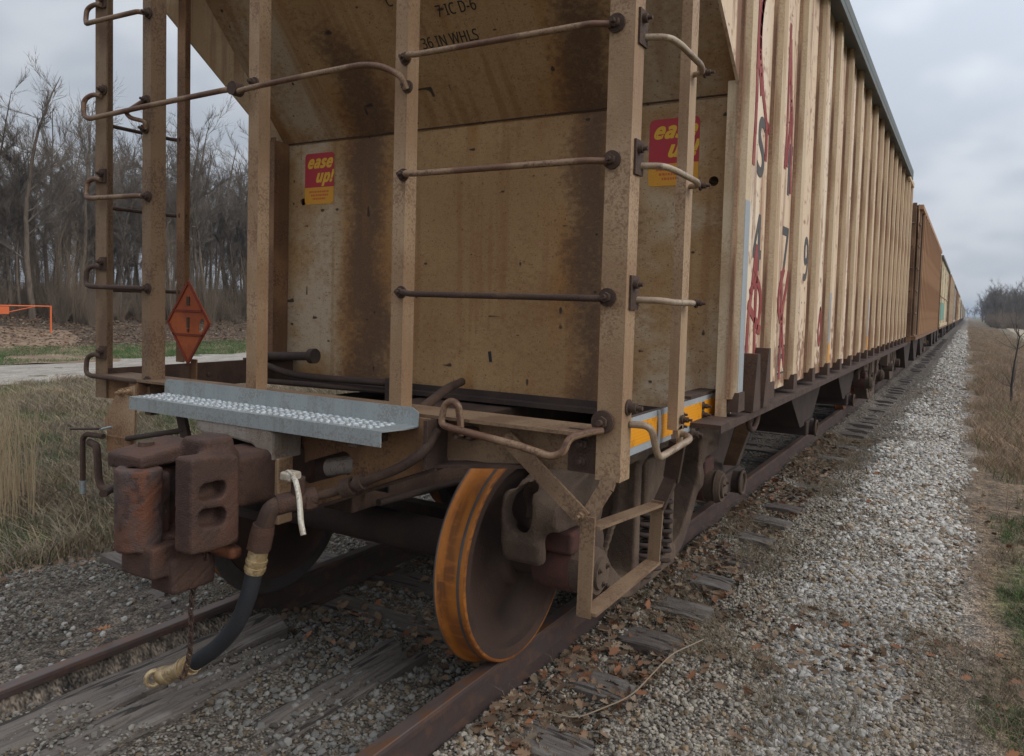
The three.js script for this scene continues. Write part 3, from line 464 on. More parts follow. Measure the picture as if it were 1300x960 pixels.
  P(car, 'stencil_numeral', [L('4', -1.11, 1.78, 0.29)], M.stencilGrey); P(car, 'stencil_numeral', [L('7', -1.80, 1.78, 0.29)], M.stencilGrey); P(car, 'stencil_numeral', [L('9', -2.48, 1.78, 0.29)], M.stencilGrey);
  const lineS = (z, y, w, h) => box(1.5283, 1.5293, y, y + h, z - w / 2, z + w / 2);
  P(car, 'stencil_box', [lineS(-1.82, 1.36, 0.18, 0.012), lineS(-1.82, 1.20, 0.18, 0.012), lineS(-1.735, 1.22, 0.012, 0.15), lineS(-1.905, 1.22, 0.012, 0.15), lineS(-1.82, 1.29, 0.16, 0.03)], M.stencilGrey);
  // sprayed red lines, over panel faces
  const spray = (pts, w = 0.048) => { const out = []; for (let i = 0; i < pts.length - 1; i++) { const [z1, y1] = pts[i], [z2, y2] = pts[i + 1], dz2 = z2 - z1, dy = y2 - y1, l = Math.hypot(dz2, dy) + w * 0.4; const g = new THREE.BoxGeometry(0.0008, l, w); g.rotateX(Math.atan2(dz2, dy)); g.translate(1.5300 + (i % 4) * 0.0003, (y1 + y2) / 2, (z1 + z2) / 2); out.push(g); } return out; };
  const smooth = (pts) => new THREE.CatmullRomCurve3(pts.map(([z, y]) => V(0, y, z))).getPoints(pts.length * 5).map((p) => [p.z, p.y]);
  const sg = (name, ...lines) => lines.forEach((l) => P(car, name, spray(smooth(l)), M.sprayRed));
  sg('graffiti', [[-0.97, 3.4], [-0.96, 2.83], [-0.97, 2.56], [-0.955, 2.3]], [[-1.16, 3.4], [-1.0, 2.95], [-1.08, 2.7], [-1.20, 2.52], [-1.21, 2.36]], [[-1.12, 3.4], [-0.99, 2.88], [-1.06, 2.66]]);
  sg('graffiti', [[-1.70, 3.2], [-1.70, 2.95], [-1.71, 2.60], [-1.69, 2.40]], [[-1.72, 3.12], [-1.79, 2.7], [-1.74, 2.42]], [[-1.73, 2.98], [-1.83, 2.7], [-1.87, 2.28]], [[-1.22, 2.53], [-1.26, 2.52]]);
  sg('graffiti', [[-1.10, 1.90], [-1.04, 1.70], [-0.985, 1.54], [-0.97, 1.35]], [[-1.11, 1.86], [-1.12, 1.6], [-1.14, 1.22]], [[-1.00, 1.66], [-1.12, 1.73], [-1.23, 1.64], [-1.19, 1.46]], [[-0.97, 1.6], [-1.24, 1.47]]);
  sg('graffiti', [[-1.73, 1.80], [-1.77, 1.55], [-1.78, 1.18]], [[-1.92, 1.80], [-1.80, 1.53], [-1.90, 1.25]], [[-1.80, 1.82], [-1.69, 1.70], [-1.68, 1.6], [-1.75, 1.52]]);
  sg('scrawl', [[-3.16, 1.60], [-3.10, 1.42], [-3.16, 1.34], [-3.20, 1.46], [-3.16, 1.60]].map(([a, b]) => [a, b]));
  // end stencils on the slope sheet
  const onSlope = (t, x, y, h) => { const g = word(t, h, fontR, 0.86); g.rotateX(Math.PI / 2 - ang); const z = -0.762 + (y - 2.6) / Math.tan(ang); g.translate(x, y - 0.0066 * Math.cos(ang), z + 0.0066 * Math.sin(ang)); return g; };
  P(car, 'end_stencil', [onSlope('36 IN WHLS', 0.045, 2.945, 0.058)], M.stencilBlack);
  P(car, 'end_stencil', [onSlope('7 IC D-6', 0.150, 3.058, 0.058)], M.stencilBlack); P(car, 'end_stencil', [onSlope('C', -0.235, 3.135, 0.06)], M.stencilBlack);
  // two stickers
  const cv = document.createElement('canvas'); cv.width = 256; cv.height = 320; const c = cv.getContext('2d');
  c.fillStyle = '#a51c26'; c.fillRect(0, 0, 256, 320); c.fillStyle = '#c98a12'; c.fillRect(0, 214, 256, 106);
  c.fillStyle = '#d2a01c'; c.font = 'italic bold 100px sans-serif'; c.lineWidth = 6; c.strokeStyle = '#d2a01c'; c.save(); c.transform(1, 0, -0.12, 1, 12, 0); c.fillText('ease', 14, 92); c.strokeText('ease', 14, 92); c.fillText('up!', 100, 182); c.strokeText('up!', 100, 182); c.restore();
  c.fillStyle = '#b4501c'; const rr = rng(5); for (let k = 0; k < 3; k++) for (let q = 40 + 16 * k; q < 215 - 14 * k;) { const w = 7 + rr() * 9; c.fillRect(q, 236 + k * 22, w, 12); q += w + 4; }
  for (let k = 0; k < 900; k++) { c.fillStyle = `rgba(${90 + rr() * 60},${55 + rr() * 40},30,${0.10 + 0.25 * rr()})`; c.fillRect(rr() * 256, rr() * 320, 1 + rr() * 3, 1 + rr() * 4); }
  const ct = new THREE.CanvasTexture(cv); ct.colorSpace = THREE.SRGBColorSpace; const sm2 = new THREE.MeshStandardMaterial({ map: ct, roughness: 0.55 });
  for (const [x, y] of [[1.185, 2.345], [-1.205, 2.355]]) {
    const s = new THREE.Shape(), w = 0.128, h = 0.165, r = 0.03; s.moveTo(-w + r, -h); s.lineTo(w - r, -h); s.quadraticCurveTo(w, -h, w, -h + r); s.lineTo(w, h - r); s.quadraticCurveTo(w, h, w - r, h); s.lineTo(-w + r, h); s.quadraticCurveTo(-w, h, -w, h - r); s.lineTo(-w, -h + r); s.quadraticCurveTo(-w, -h, -w + r, -h);
    const g = uvBox(ext(s, 0.0015)), uv = g.attributes.uv, p = g.attributes.position; for (let i = 0; i < uv.count; i++) uv.setXY(i, (p.getX(i) + w) / (2 * w), (p.getY(i) + h) / (2 * h)); g.translate(x, y, -0.7695); g.userData.keep = true; P(car, 'warning_sticker', [g], sm2);
  }
  P(car, 'paint_scuff', [bar([0.14, 1.30, -0.7685], [0.15, 1.24, -0.7685], 0.02, 0.002, V(0, 0, 1))], M.stencilBlack);
}
{ // ladders, grab irons
  const ZE = 0.55;
  P(car, 'corner_ladder_post', angle(1.50, ZE, 0.09, 0.085, 0.985, 3.8), M.postPaint);
  P(car, 'end_ladder_post', [box(0.505, 0.565, 1.10, 3.8, ZE - 0.010, ZE), box(0.556, 0.565, 1.10, 3.8, ZE - 0.07, ZE - 0.010)], M.postPaint);
  P(car, 'end_ladder_post', [box(-0.33, -0.265, 1.10, 3.8, ZE - 0.010, ZE), box(-0.274, -0.265, 1.10, 3.8, ZE - 0.065, ZE - 0.010)], M.postPaint);
  P(car, 'end_ladder_post', [box(-1.10, -1.035, 1.02, 3.8, ZE - 0.010, ZE), box(-1.045, -1.035, 1.02, 3.8, ZE - 0.085, ZE - 0.010)], M.lowPaint);
  P(car, 'corner_ladder_post', [box(-1.50, -1.405, 1.02, 3.8, ZE - 0.010, ZE), box(-1.50, -1.49, 1.02, 3.8, ZE - 0.09, ZE - 0.010)], M.lowPaint);
  P(car, 'side_ladder_post', [box(1.515, 1.525, 1.10, 3.7, -0.03, 0.05), box(1.485, 1.515, 1.10, 3.7, 0.042, 0.05), bar([1.52, 1.11, 0.01], [1.52, 1.03, -0.01], 0.055, 0.010, V(1, 0, 0))], M.postPaint);
  P(car, 'side_ladder_post', [box(-1.525, -1.515, 1.18, 3.7, -0.03, 0.05), box(-1.515, -1.455, 1.18, 3.7, 0.042, 0.05)], M.postRust);
  P(car, 'ladder_foot', [bar([-1.40, 1.2, 0.02], [-1.40, 0.99, 0.02], 0.05, 0.01, V(0, 0, 1))], M.postRust);
  const ZR = ZE + 0.045;
  for (const [y, k] of [[2.50, 0], [2.055, 1], [1.60, 2], [2.95, 3], [3.4, 4]]) {   // end ladder, right
    const r = P(car, 'ladder_rung', [rod([[0.575, y + 0.008, ZE + 0.012], [0.60, y + 0.008, ZR], [0.63, y + 0.002, ZR], [1.37, y, ZR], [1.42, y, ZE + 0.014]], 0.0115, 0.02)], k < 2 ? M.rodPaint : M.rustDark);
    PS(r, 'rung_bolt', [bolt([0.56, y + 0.008, ZE + 0.006], [0, 0, 1], 0.016), bolt([1.435, y + 0.005, ZE + 0.006], [0, 0, 1], 0.017), cyl([1.435, y + 0.005, ZE + 0.0], [1.435, y + 0.005, ZE + 0.009], 0.031, 0.031, 18)], M.rustDark);
  }
  for (const y of [2.47, 2.045, 1.595, 2.92]) {   // side ladder, right: stand-off rungs
    const r = P(car, 'ladder_rung', [rod([[1.503, y + 0.004, 0.47], [1.575, y + 0.004, 0.44], [1.59, y, 0.36], [1.585, y, 0.10], [1.56, y, 0.02], [1.528, y, 0.01]], 0.0115, 0.035)], M.rodWhite);
    PS(r, 'rung_bolt', [bolt([1.502, y + 0.055, 0.50], [1, 0, 0], 0.016), bolt([1.57, y, 0.012], [1, 0, 0], 0.012), box(1.5, 1.508, y - 0.03, y + 0.085, 0.455, 0.525)], M.rustDark);
  }
  { const r = P(car, 'sill_grab_iron', [rod([[1.503, 1.175, 0.48], [1.57, 1.175, 0.46], [1.585, 1.06, 0.42], [1.585, 1.06, 0.36], [1.585, 1.075, 0.06], [1.55, 1.08, 0.0], [1.528, 1.08, -0.005]], 0.0125, 0.04)], M.rodWhite);
    PS(r, 'rung_bolt', [bolt([1.502, 1.235, 0.50], [1, 0, 0], 0.018, 0.03), bolt([1.575, 1.085, 0.0], [1, 0, 0], 0.014), bolt([1.535, 1.14, 0.01], [1, 0, 0], 0.012)], M.rustDark); }
  // left end ladder: rungs hooked round the corner post
  for (const [y, k] of [[2.95, 0], [2.06, 1], [1.605, 2], [1.14, 3]]) {
    const r = P(car, 'ladder_rung', [rod([[-1.05, y - 0.006, ZE + 0.012], [-1.07, y - 0.004, ZR], [-1.46, y, ZR + 0.01], [-1.53, y + 0.01, ZR - 0.01], [-1.535, y + 0.09, ZR - 0.02], [-1.49, y + 0.11, ZR - 0.03], [-1.43, y + 0.10, ZE + 0.014]], 0.0125, 0.035)], k < 2 ? M.rodPaint : M.rustDark);
    PS(r, 'rung_bolt', [bolt([-1.045, y - 0.004, ZE + 0.006], [0, 0, 1], 0.017), bolt([-1.425, y + 0.13, ZE + 0.004], [0, 0, 1], 0.017), box(-1.45, -1.40, y + 0.085, y + 0.155, ZE, ZE + 0.010)], M.rustDark);
  }
  { const g1 = P(car, 'crossover_grab_iron', [rod([[-1.43, 2.59, ZE + 0.014], [-1.49, 2.60, ZR - 0.02], [-1.53, 2.57, ZR], [-1.53, 2.49, ZR], [-1.47, 2.465, ZR + 0.01], [-1.0, 2.475, ZR + 0.02], [-0.40, 2.487, ZR + 0.02], [-0.33, 2.495, ZE + 0.014]], 0.0125, 0.04)], M.rodPaint);
    PS(g1, 'rung_bolt', [bolt([-1.42, 2.62, ZE + 0.004], [0, 0, 1], 0.017), cyl([-0.36, 2.49, ZE + 0.02], [-0.36, 2.49, ZE + 0.07], 0.03, 0.03, 14), bolt([-1.06, 2.53, ZE + 0.004], [0, 0, 1], 0.015), bolt([-1.07, 2.39, ZE + 0.004], [0, 0, 1], 0.016)], M.rustDark);
    P(g1, 'bracket', [rod([[-1.06, 2.53, ZE + 0.01], [-1.17, 2.47, ZR], [-1.13, 2.44, ZR], [-1.05, 2.42, ZE + 0.02], [-1.06, 2.39, ZE + 0.01]], 0.011, 0.02)], M.rodPaint);
    const g2 = P(car, 'crossover_grab_iron', [rod([[-0.33, 2.475, ZR + 0.01], [-0.25, 2.475, ZR + 0.025], [0.1, 2.483, ZR + 0.03], [0.40, 2.488, ZR + 0.03], [0.50, 2.47, ZR + 0.025], [0.572, 2.43, ZR], [0.575, 2.39, ZE + 0.02]], 0.0125, 0.05)], M.rodPaint);
    PS(g2, 'rung_bolt', [bolt([0.57, 2.40, ZE + 0.004], [0, 0, 1], 0.016), bolt([-0.29, 2.52, ZE + 0.004], [0, 0, 1], 0.016)], M.rustDark); }
  for (const y of [2.475, 2.035, 1.59]) P(car, 'ladder_rung', [rod([[-1.512, y, 0.46], [-1.56, y, 0.44], [-1.56, y, 0.06], [-1.527, y, 0.02]], 0.0105, 0.02), bolt([-1.50, y, 0.03], [1, 0, 0], 0.016)], M.rustDark);
  // placard holder on the left side ladder
  const pc = G(car, 'placard_holder', -1.37, 1.42, 0.062);
  const dia = (r) => [[0, r], [r * 0.80, 0], [0, -r], [-r * 0.80, 0]].map(([a, b]) => [a - 1.405, b + 1.415]);
  P(pc, 'backing_plate', [extZ(dia(0.245), 0.052, 0.056, [ell(-1.405 + 0.115, 1.40, 0.022, 0.042, -0.3)])], M.placard);
  const bz = (x0, x1, y0, y1) => box(-1.405 + x0, -1.405 + x1, 1.415 + y0, 1.415 + y1, 0.0562, 0.062);
  P(pc, 'frame_bar', [bz(-0.135, 0.135, 0.062, 0.074), bz(-0.135, 0.135, -0.076, -0.064), ...[[0, 1, 1, 0], [1, 0, 0, -1], [0, -1, -1, 0], [-1, 0, 0, 1]].map(([a, b, c, d]) => bar([-1.405 + a * 0.185, 1.415 + b * 0.235, 0.059], [-1.405 + c * 0.185, 1.415 + d * 0.235, 0.059], 0.006, 0.014, V(0, 0, 1).cross(V(1, 1, 0)).normalize()))], M.placardDark);
  PS(pc, 'clip', [bz(-0.012, 0.012, 0.10, 0.15), bz(-0.010, 0.010, -0.03, 0.03), bz(-0.007, 0.007, -0.055, -0.035)], M.rustDark);
}
{ // end sill, striker, platform, pipes
  P(car, 'end_sill', [box(-1.42, -0.3, 1.035, 1.135, 0.44, 0.452), box(-1.42, 1.40, 1.135, 1.147, 0.40, 0.60), extZ([[0.70, 1.134], [1.40, 1.134], [1.40, 1.012], [1.18, 0.985], [0.70, 0.975]], 0.515, 0.527)], M.lowPaint);
  const es = P(car, 'striker_plate', [extZ([[-0.30, 1.134], [0.76, 1.134], [0.77, 0.95], [0.40, 0.80], [0.06, 0.66], [-0.30, 0.66]], 0.605, 0.62, [(() => { const p = new THREE.Path(); p.moveTo(0.14, 0.80); p.lineTo(0.33, 0.865); p.absarc(0.335, 0.91, 0.05, -1.2, 1.9, false); p.lineTo(0.12, 0.89); p.absarc(0.135, 0.845, 0.045, 1.9, 4.9, false); return p; })()])], M.postRust); P(car, 'slot_shade_plate', [box(-0.25, 0.45, 0.78, 0.98, 0.47, 0.48)], M.black);  // flat black plate behind the slot, its colour stands in for the hollow's shade
  P(es, 'flange', [bar([0.05, 0.655, 0.66], [0.78, 0.945, 0.56], 0.10, 0.012, V(0, 1, 0)), box(0.762, 0.778, 0.95, 1.134, 0.52, 0.66), bar([0.77, 0.955, 0.56], [1.2, 1.0, 0.50], 0.10, 0.012)], M.rustDark);
  P(es, 'draft_key', [cyl([0.20, 0.865, 0.555], [0.36, 0.90, 0.555], 0.042, 0.042, 18)], M.striker);
  P(car, 'striker_casting', [extZ([[-0.34, 1.055], [0.10, 1.055], [0.12, 1.03], [0.12, 0.925], [0.09, 0.915], [0.0, 0.975], [-0.16, 0.99], [-0.29, 0.985], [-0.35, 1.0]], 0.64, 0.80, [], 0.012)], M.striker);
  P(car, 'striker_leg', [rbox(0.085, 0.135, 0.66, 0.93, 0.70, 0.78, 0.008)], M.postPaint);
  P(car, 'coupler_pocket', [box(-0.30, -0.22, 0.70, 0.98, 0.62, 0.76), box(-0.3, 0.1, 0.66, 0.70, 0.62, 0.78)], M.steelDark);
  P(car, 'step_bracket', [box(-0.7, -0.66, 1.03, 1.06, 0.60, 0.80), box(0.52, 0.56, 1.03, 1.06, 0.60, 0.80)], M.rustDark);
  // crossover platform
  const pl = G(car, 'crossover_platform', -0.055, 1.08, 0.72), x0 = -0.81, x1 = 0.71;
  P(pl, 'tread_plate', [extY([[x0, 0.625], [x1, 0.625], [x1, 0.70], [x1 - 0.03, 0.80], [x0, 0.80]], 1.098, 1.103)], M.galvanized);
  P(pl, 'back_lip', [extZ([[x0, 1.098], [x1, 1.098], [x1, 1.155], [x1 - 0.03, 1.172], [x0 + 0.02, 1.172], [x0, 1.155]], 0.62, 0.625)], M.galvanized);
  P(pl, 'front_skirt', [box(x0, x1 - 0.03, 1.045, 1.103, 0.80, 0.806)], M.galvanized);
  const tooth = []; for (let i = 0; i < 40; i++) for (let j = 0; j < 5; j++) { const x = x0 + 0.03 + i * 0.0355 + (j % 2) * 0.0, z = 0.648 + j * 0.031; if (x > x1 - 0.07) continue; const g = new THREE.SphereGeometry(1, 8, 4, 0, Math.PI * 2, 0, Math.PI / 2); const q = 0.8 + 0.4 * hsh(i, j, 5); g.scale(0.0125 * q, 0.0065 * q, 0.0070); g.rotateY(0.25); g.translate(x + (j % 2) * 0.006, 1.1028, z); tooth.push(g); }
  stuff(P(pl, 'tread_grip', tooth, M.gripWhite));
  // uncoupling rod, right side
  const ur = P(car, 'uncoupling_rod', [rod([[0.90, 1.09, 0.62], [0.90, 1.135, 0.62], [0.895, 1.20, 0.63], [0.87, 1.215, 0.63], [0.835, 1.20, 0.63], [0.825, 1.125, 0.64], [0.87, 1.115, 0.64], [1.16, 1.09, 0.66], [1.30, 1.068, 0.67], [1.345, 1.085, 0.665], [1.355, 1.135, 0.65], [1.41, 1.155, 0.60], [1.44, 1.16, 0.57]], 0.0135, 0.03)], M.rodPaint);
  P(ur, 'rod_bracket', [bolt([0.895, 1.085, 0.54], [0, 0, 1], 0.018, 0.06), rbox(0.865, 0.925, 1.07, 1.11, 0.53, 0.60, 0.006), bolt([1.435, 1.185, 0.556], [0, 0, 1], 0.022), cyl([1.435, 1.185, 0.551], [1.435, 1.185, 0.565], 0.04, 0.04, 18)], M.rustDark);
  P(car, 'sill_end_plate', [box(1.30, 1.405, 1.00, 1.15, 0.528, 0.54), bolt([1.355, 1.10, 0.54], [0, 0, 1], 0.02), bolt([1.355, 1.04, 0.54], [0, 0, 1], 0.018)], M.rustDark);
  PS(car, 'sill_rivet', [[-1.2, 1.085], [-0.95, 1.085], [-0.6, 1.085], [0.82, 1.07], [1.0, 1.07]].map(([x, y]) => new THREE.SphereGeometry(0.016, 10, 6).scale(1, 1, 0.6).translate(x, y, x > 0 ? 0.528 : 0.453)), M.rustDark);
  PS(car, 'sill_rivet', [0.9, 0.4, -0.1, -0.35].map((z) => new THREE.SphereGeometry(0.015, 10, 6).scale(0.6, 1, 1).translate(-1.424, 1.10, z - 0.5)), M.rustDark);
  P(car, 'brake_rod', [rod([[0.42, 0.74, 0.5], [0.42, 0.70, -0.5], [0.40, 0.60, -2.2]], 0.016, 0.1), rod([[-0.2, 0.63, 0.6], [-0.2, 0.60, -1.6]], 0.014, 0.1)], M.steelDark);
  // reflective tape on the sill beside the ladder
  P(car, 'reflector', [box(1.4465, 1.4485, 1.065, 1.15, 0.06, 0.44)], M.yellowTape); P(car, 'reflector', [box(1.4465, 1.4485, 1.055, 1.15, -0.13, 0.04)], M.yellowTape);
  P(car, 'reflector', [box(1.4465, 1.4485, 1.062, 1.15, -0.53, -0.22)], M.yellowTape); P(car, 'reflector', [box(1.4465, 1.4485, 1.075, 1.152, -0.78, -0.56)], M.yellowTape);
  P(car, 'tape_border', [box(1.4452, 1.4462, 1.035, 1.174, -0.12, 0.50), box(1.4452, 1.4462, 1.035, 1.174, -0.80, -0.2), rod([[1.45, 1.17, 0.05], [1.455, 1.10, 0.05], [1.45, 1.03, 0.05]], 0.008, 0.01)], M.greyPaint);
  PS(car, 'tape_bolt', [bolt([1.449, 1.13, -0.545], [1, 0, 0], 0.012), bolt([1.449, 1.09, -0.545], [1, 0, 0], 0.012), bolt([1.449, 1.13, -0.20], [1, 0, 0], 0.012), bolt([1.449, 1.08, -0.20], [1, 0, 0], 0.012)], M.rustDark);
  // stirrup step: straps and two treads
  const sp = G(car, 'stirrup_step', 1.42, 0.55, 0.3);
  P(sp, 'strap', [bar([1.06, 1.09, 0.555], [1.40, 0.855, 0.60], 0.012, 0.06, V(0.6, 0.8, 0).normalize()), bolt([1.075, 1.085, 0.56], [0, 0, 1], 0.016), bolt([1.39, 0.87, 0.605], [0, 0, 1], 0.014)], M.lowPaint);
  P(sp, 'strap', [bar([1.465, 1.03, 0.53], [1.455, 0.96, 0.56], 0.012, 0.055, V(1, 0, 0)), bar([1.455, 0.965, 0.56], [1.40, 0.85, 0.60], 0.012, 0.055, V(1, 0.4, 0).normalize())], M.lowPaint);
  P(sp, 'upright', [bar([1.415, 0.87, 0.605], [1.415, 0.53, 0.615], 0.011, 0.052, V(1, 0, 0))], M.lowPaint);
  P(sp, 'upright', [bar([1.44, 0.80, -0.005], [1.43, 0.54, -0.005], 0.010, 0.05, V(1, 0, 0))], M.lowPaint);
  P(sp, 'tread_bar', [bar([1.43, 0.545, 0.615], [1.43, 0.55, -0.01], 0.06, 0.011)], M.lowPaint);
  P(sp, 'tread_bar', [bar([1.43, 0.835, 0.60], [1.435, 0.785, -0.005], 0.055, 0.011)], M.lowPaint);
  P(sp, 'strap', [bar([1.51, 1.04, -0.01], [1.47, 0.88, -0.07], 0.014, 0.07, V(1, 0, 0.3).normalize()), bar([1.47, 0.885, -0.07], [1.44, 0.77, -0.01], 0.014, 0.06, V(1, 0, 0.3).normalize())], M.rustDark);
  // far-side pipes seen through the ladders
  P(car, 'pipe_stub', [cyl([-1.42, 1.195, -0.5], [-0.98, 1.22, -0.5], 0.027, 0.027, 14), cyl([-0.99, 1.22, -0.5], [-0.95, 1.222, -0.5], 0.046, 0.046, 18)], M.steelDark);
  P(car, 'brake_pipe', [rod([[-1.40, 1.16, -0.45], [-1.15, 1.09, -0.5], [-0.80, 1.085, -0.55], [-0.42, 1.085, -0.62]], 0.022, 0.15), rod([[-1.4, 1.05, -0.4], [-0.4, 1.03, -0.66]], 0.018, 0.1), rbox(-0.47, -0.36, 0.96, 1.12, -0.68, -0.58, 0.01)], M.steelDark);
  P(car, 'brake_pipe', [rod([[0.0, 1.12, -0.70], [0.12, 1.12, -0.4], [0.30, 1.06, 0.1], [0.36, 0.9, 0.25]], 0.024, 0.12)], M.rustDark);
  // train line and angle cock
  P(car, 'train_line', [rod([[0.78, 1.09, 0.60], [0.775, 1.02, 0.665], [0.68, 0.95, 0.69], [0.45, 0.85, 0.72], [0.36, 0.815, 0.76], [0.30, 0.80, 0.84]], 0.019, 0.07), cyl([0.47, 0.86, 0.717], [0.43, 0.842, 0.725], 0.036, 0.036, 10), cyl([0.52, 0.88, 0.71], [0.49, 0.868, 0.713], 0.031, 0.031, 10)], M.rustDark);
  const ah = G(car, 'air_hose', 0.3, 0.8, 0.9);
  P(ah, 'angle_cock', [cyl([0.36, 0.82, 0.80], [0.29, 0.80, 0.93], 0.036, 0.040, 14), cyl([0.33, 0.79, 0.86], [0.34, 0.90, 0.87], 0.03, 0.026, 12), rbox(0.29, 0.38, 0.775, 0.835, 0.80, 0.86, 0.012)], M.cast);
  P(ah, 'cock_handle', [rod([[0.31, 0.905, 0.88], [0.34, 0.915, 0.90], [0.39, 0.905, 0.93], [0.44, 0.855, 0.96], [0.475, 0.775, 0.985], [0.492, 0.74, 0.99]], 0.0105, 0.03, 8), rbox(0.29, 0.35, 0.89, 0.925, 0.86, 0.92, 0.01), rod([[0.29, 0.90, 0.89], [0.31, 0.93, 0.90], [0.36, 0.925, 0.92]], 0.006, 0.02, 6)], M.handleWhite);
  P(ah, 'elbow', [rod([[0.30, 0.805, 0.92], [0.285, 0.79, 0.955], [0.262, 0.72, 0.965], [0.255, 0.70, 0.967]], 0.033, 0.03, 14)], M.rustDark);
  P(ah, 'hex_nut', [cyl([0.256, 0.70, 0.966], [0.243, 0.635, 0.97], 0.046, 0.046, 6), cyl([0.262, 0.73, 0.964], [0.256, 0.70, 0.966], 0.040, 0.043, 16)], M.cast);
  P(ah, 'hose_clamp', [cyl([0.243, 0.636, 0.97], [0.238, 0.61, 0.971], 0.036, 0.037, 18), cyl([0.236, 0.597, 0.972], [0.233, 0.583, 0.973], 0.040, 0.040, 18), cyl([0.231, 0.570, 0.974], [0.228, 0.556, 0.975], 0.040, 0.040, 18), cyl([0.238, 0.61, 0.971], [0.226, 0.545, 0.976], 0.0355, 0.0355, 18)], M.brass);
  const hc = new THREE.CatmullRomCurve3([V(0.236, 0.60, 0.972), V(0.225, 0.54, 0.977), V(0.20, 0.44, 0.985), V(0.145, 0.33, 0.99), V(0.05, 0.225, 0.995), V(-0.055, 0.145, 1.0), V(-0.10, 0.115, 1.003)]);
  P(ah, 'hose', [new THREE.TubeGeometry(hc, 60, 0.0315, 18)], M.rubber);
  P(ah, 'hose_clamp', [cyl([-0.075, 0.132, 1.001], [-0.15, 0.085, 1.006], 0.036, 0.037, 18), cyl([-0.098, 0.118, 1.003], [-0.11, 0.11, 1.004], 0.041, 0.041, 18), cyl([-0.13, 0.098, 1.005], [-0.142, 0.09, 1.006], 0.041, 0.041, 18)], M.brass);
  P(ah, 'gladhand', [cyl([-0.15, 0.086, 1.006], [-0.235, 0.04, 1.012], 0.03, 0.034, 16), new THREE.SphereGeometry(0.044, 18, 12).scale(1.15, 0.8, 0.95).translate(-0.245, 0.036, 1.012), rbox(-0.31, -0.25, -0.004, 0.05, 0.985, 1.03, 0.012), new THREE.TorusGeometry(0.030, 0.011, 8, 20).rotateY(1.1).translate(-0.285, 0.022, 1.035)], M.brass);
  // hanging chain
  const links = []; for (let k = 0; k < 22; k++) { const f = k / 21, g = new THREE.TorusGeometry(0.0105, 0.0035, 5, 10); g.scale(1, 1.55, 1); if (k % 2) g.rotateY(Math.PI / 2); g.rotateZ(0.10); g.translate(0.06 - 0.14 * f - 0.02 * Math.sin(f * 6), 0.60 - 0.50 * f, 1.06 + 0.01 * Math.sin(f * 4)); links.push(g); }
  for (const g of links) P(car, 'chain_link', [g], M.rustDark);
  P(car, 'hose_wire', [rod([[-0.08, 0.11, 1.055], [-0.10, 0.07, 1.05], [-0.15, 0.09, 1.02]], 0.004, 0.02, 6)], M.rustDark);
  // uncoupling gear on the left
  const ul = G(car, 'uncoupling_lever', -1.2, 0.8, 0.62);
  P(ul, 'hanger_plate', [extZ([[-1.20, 1.09], [-1.06, 1.12], [-1.07, 0.78], [-1.26, 0.77], [-1.32, 0.92]], 0.60, 0.612), bolt([-1.17, 1.075, 0.612], [0, 0, 1], 0.014), bolt([-1.10, 1.085, 0.612], [0, 0, 1], 0.014)], M.postPaint);
  P(ul, 'hanger_plate', [box(-1.27, -1.07, 0.765, 0.85, 0.613, 0.63), box(-1.13, -1.055, 1.0, 1.13, 0.44, 0.60), box(-1.45, -1.04, 1.02, 1.13, 0.535, 0.538)], M.postRust);
  P(ul, 'lever', [rod([[-1.43, 0.53, 0.66], [-1.43, 0.82, 0.66], [-1.40, 0.845, 0.66], [-1.25, 0.85, 0.66]], 0.014, 0.03), rod([[-1.40, 0.80, 0.64], [-1.29, 0.80, 0.67], [-1.27, 0.62, 0.67], [-1.24, 0.585, 0.67], [-1.16, 0.60, 0.66], [-1.02, 0.62, 0.8]], 0.019, 0.03)], M.rustDark);
  P(ul, 'lever', [rod([[-1.08, 0.855, 0.64], [-0.64, 0.945, 0.64]], 0.013, 0.02), bar([-0.67, 1.03, 0.64], [-0.62, 0.89, 0.64], 0.02, 0.055, V(1, 0, 0)), rod([[-1.52, 0.86, 0.67], [-1.25, 0.89, 0.67]], 0.006, 0.02)], M.steelDark);
  P(ul, 'lever_tip', [cyl([-1.43, 0.60, 0.66], [-1.43, 0.53, 0.66], 0.016, 0.015, 10), cyl([-1.26, 0.885, 0.67], [-1.16, 0.91, 0.67], 0.006, 0.006, 8)], M.galvanized);
}
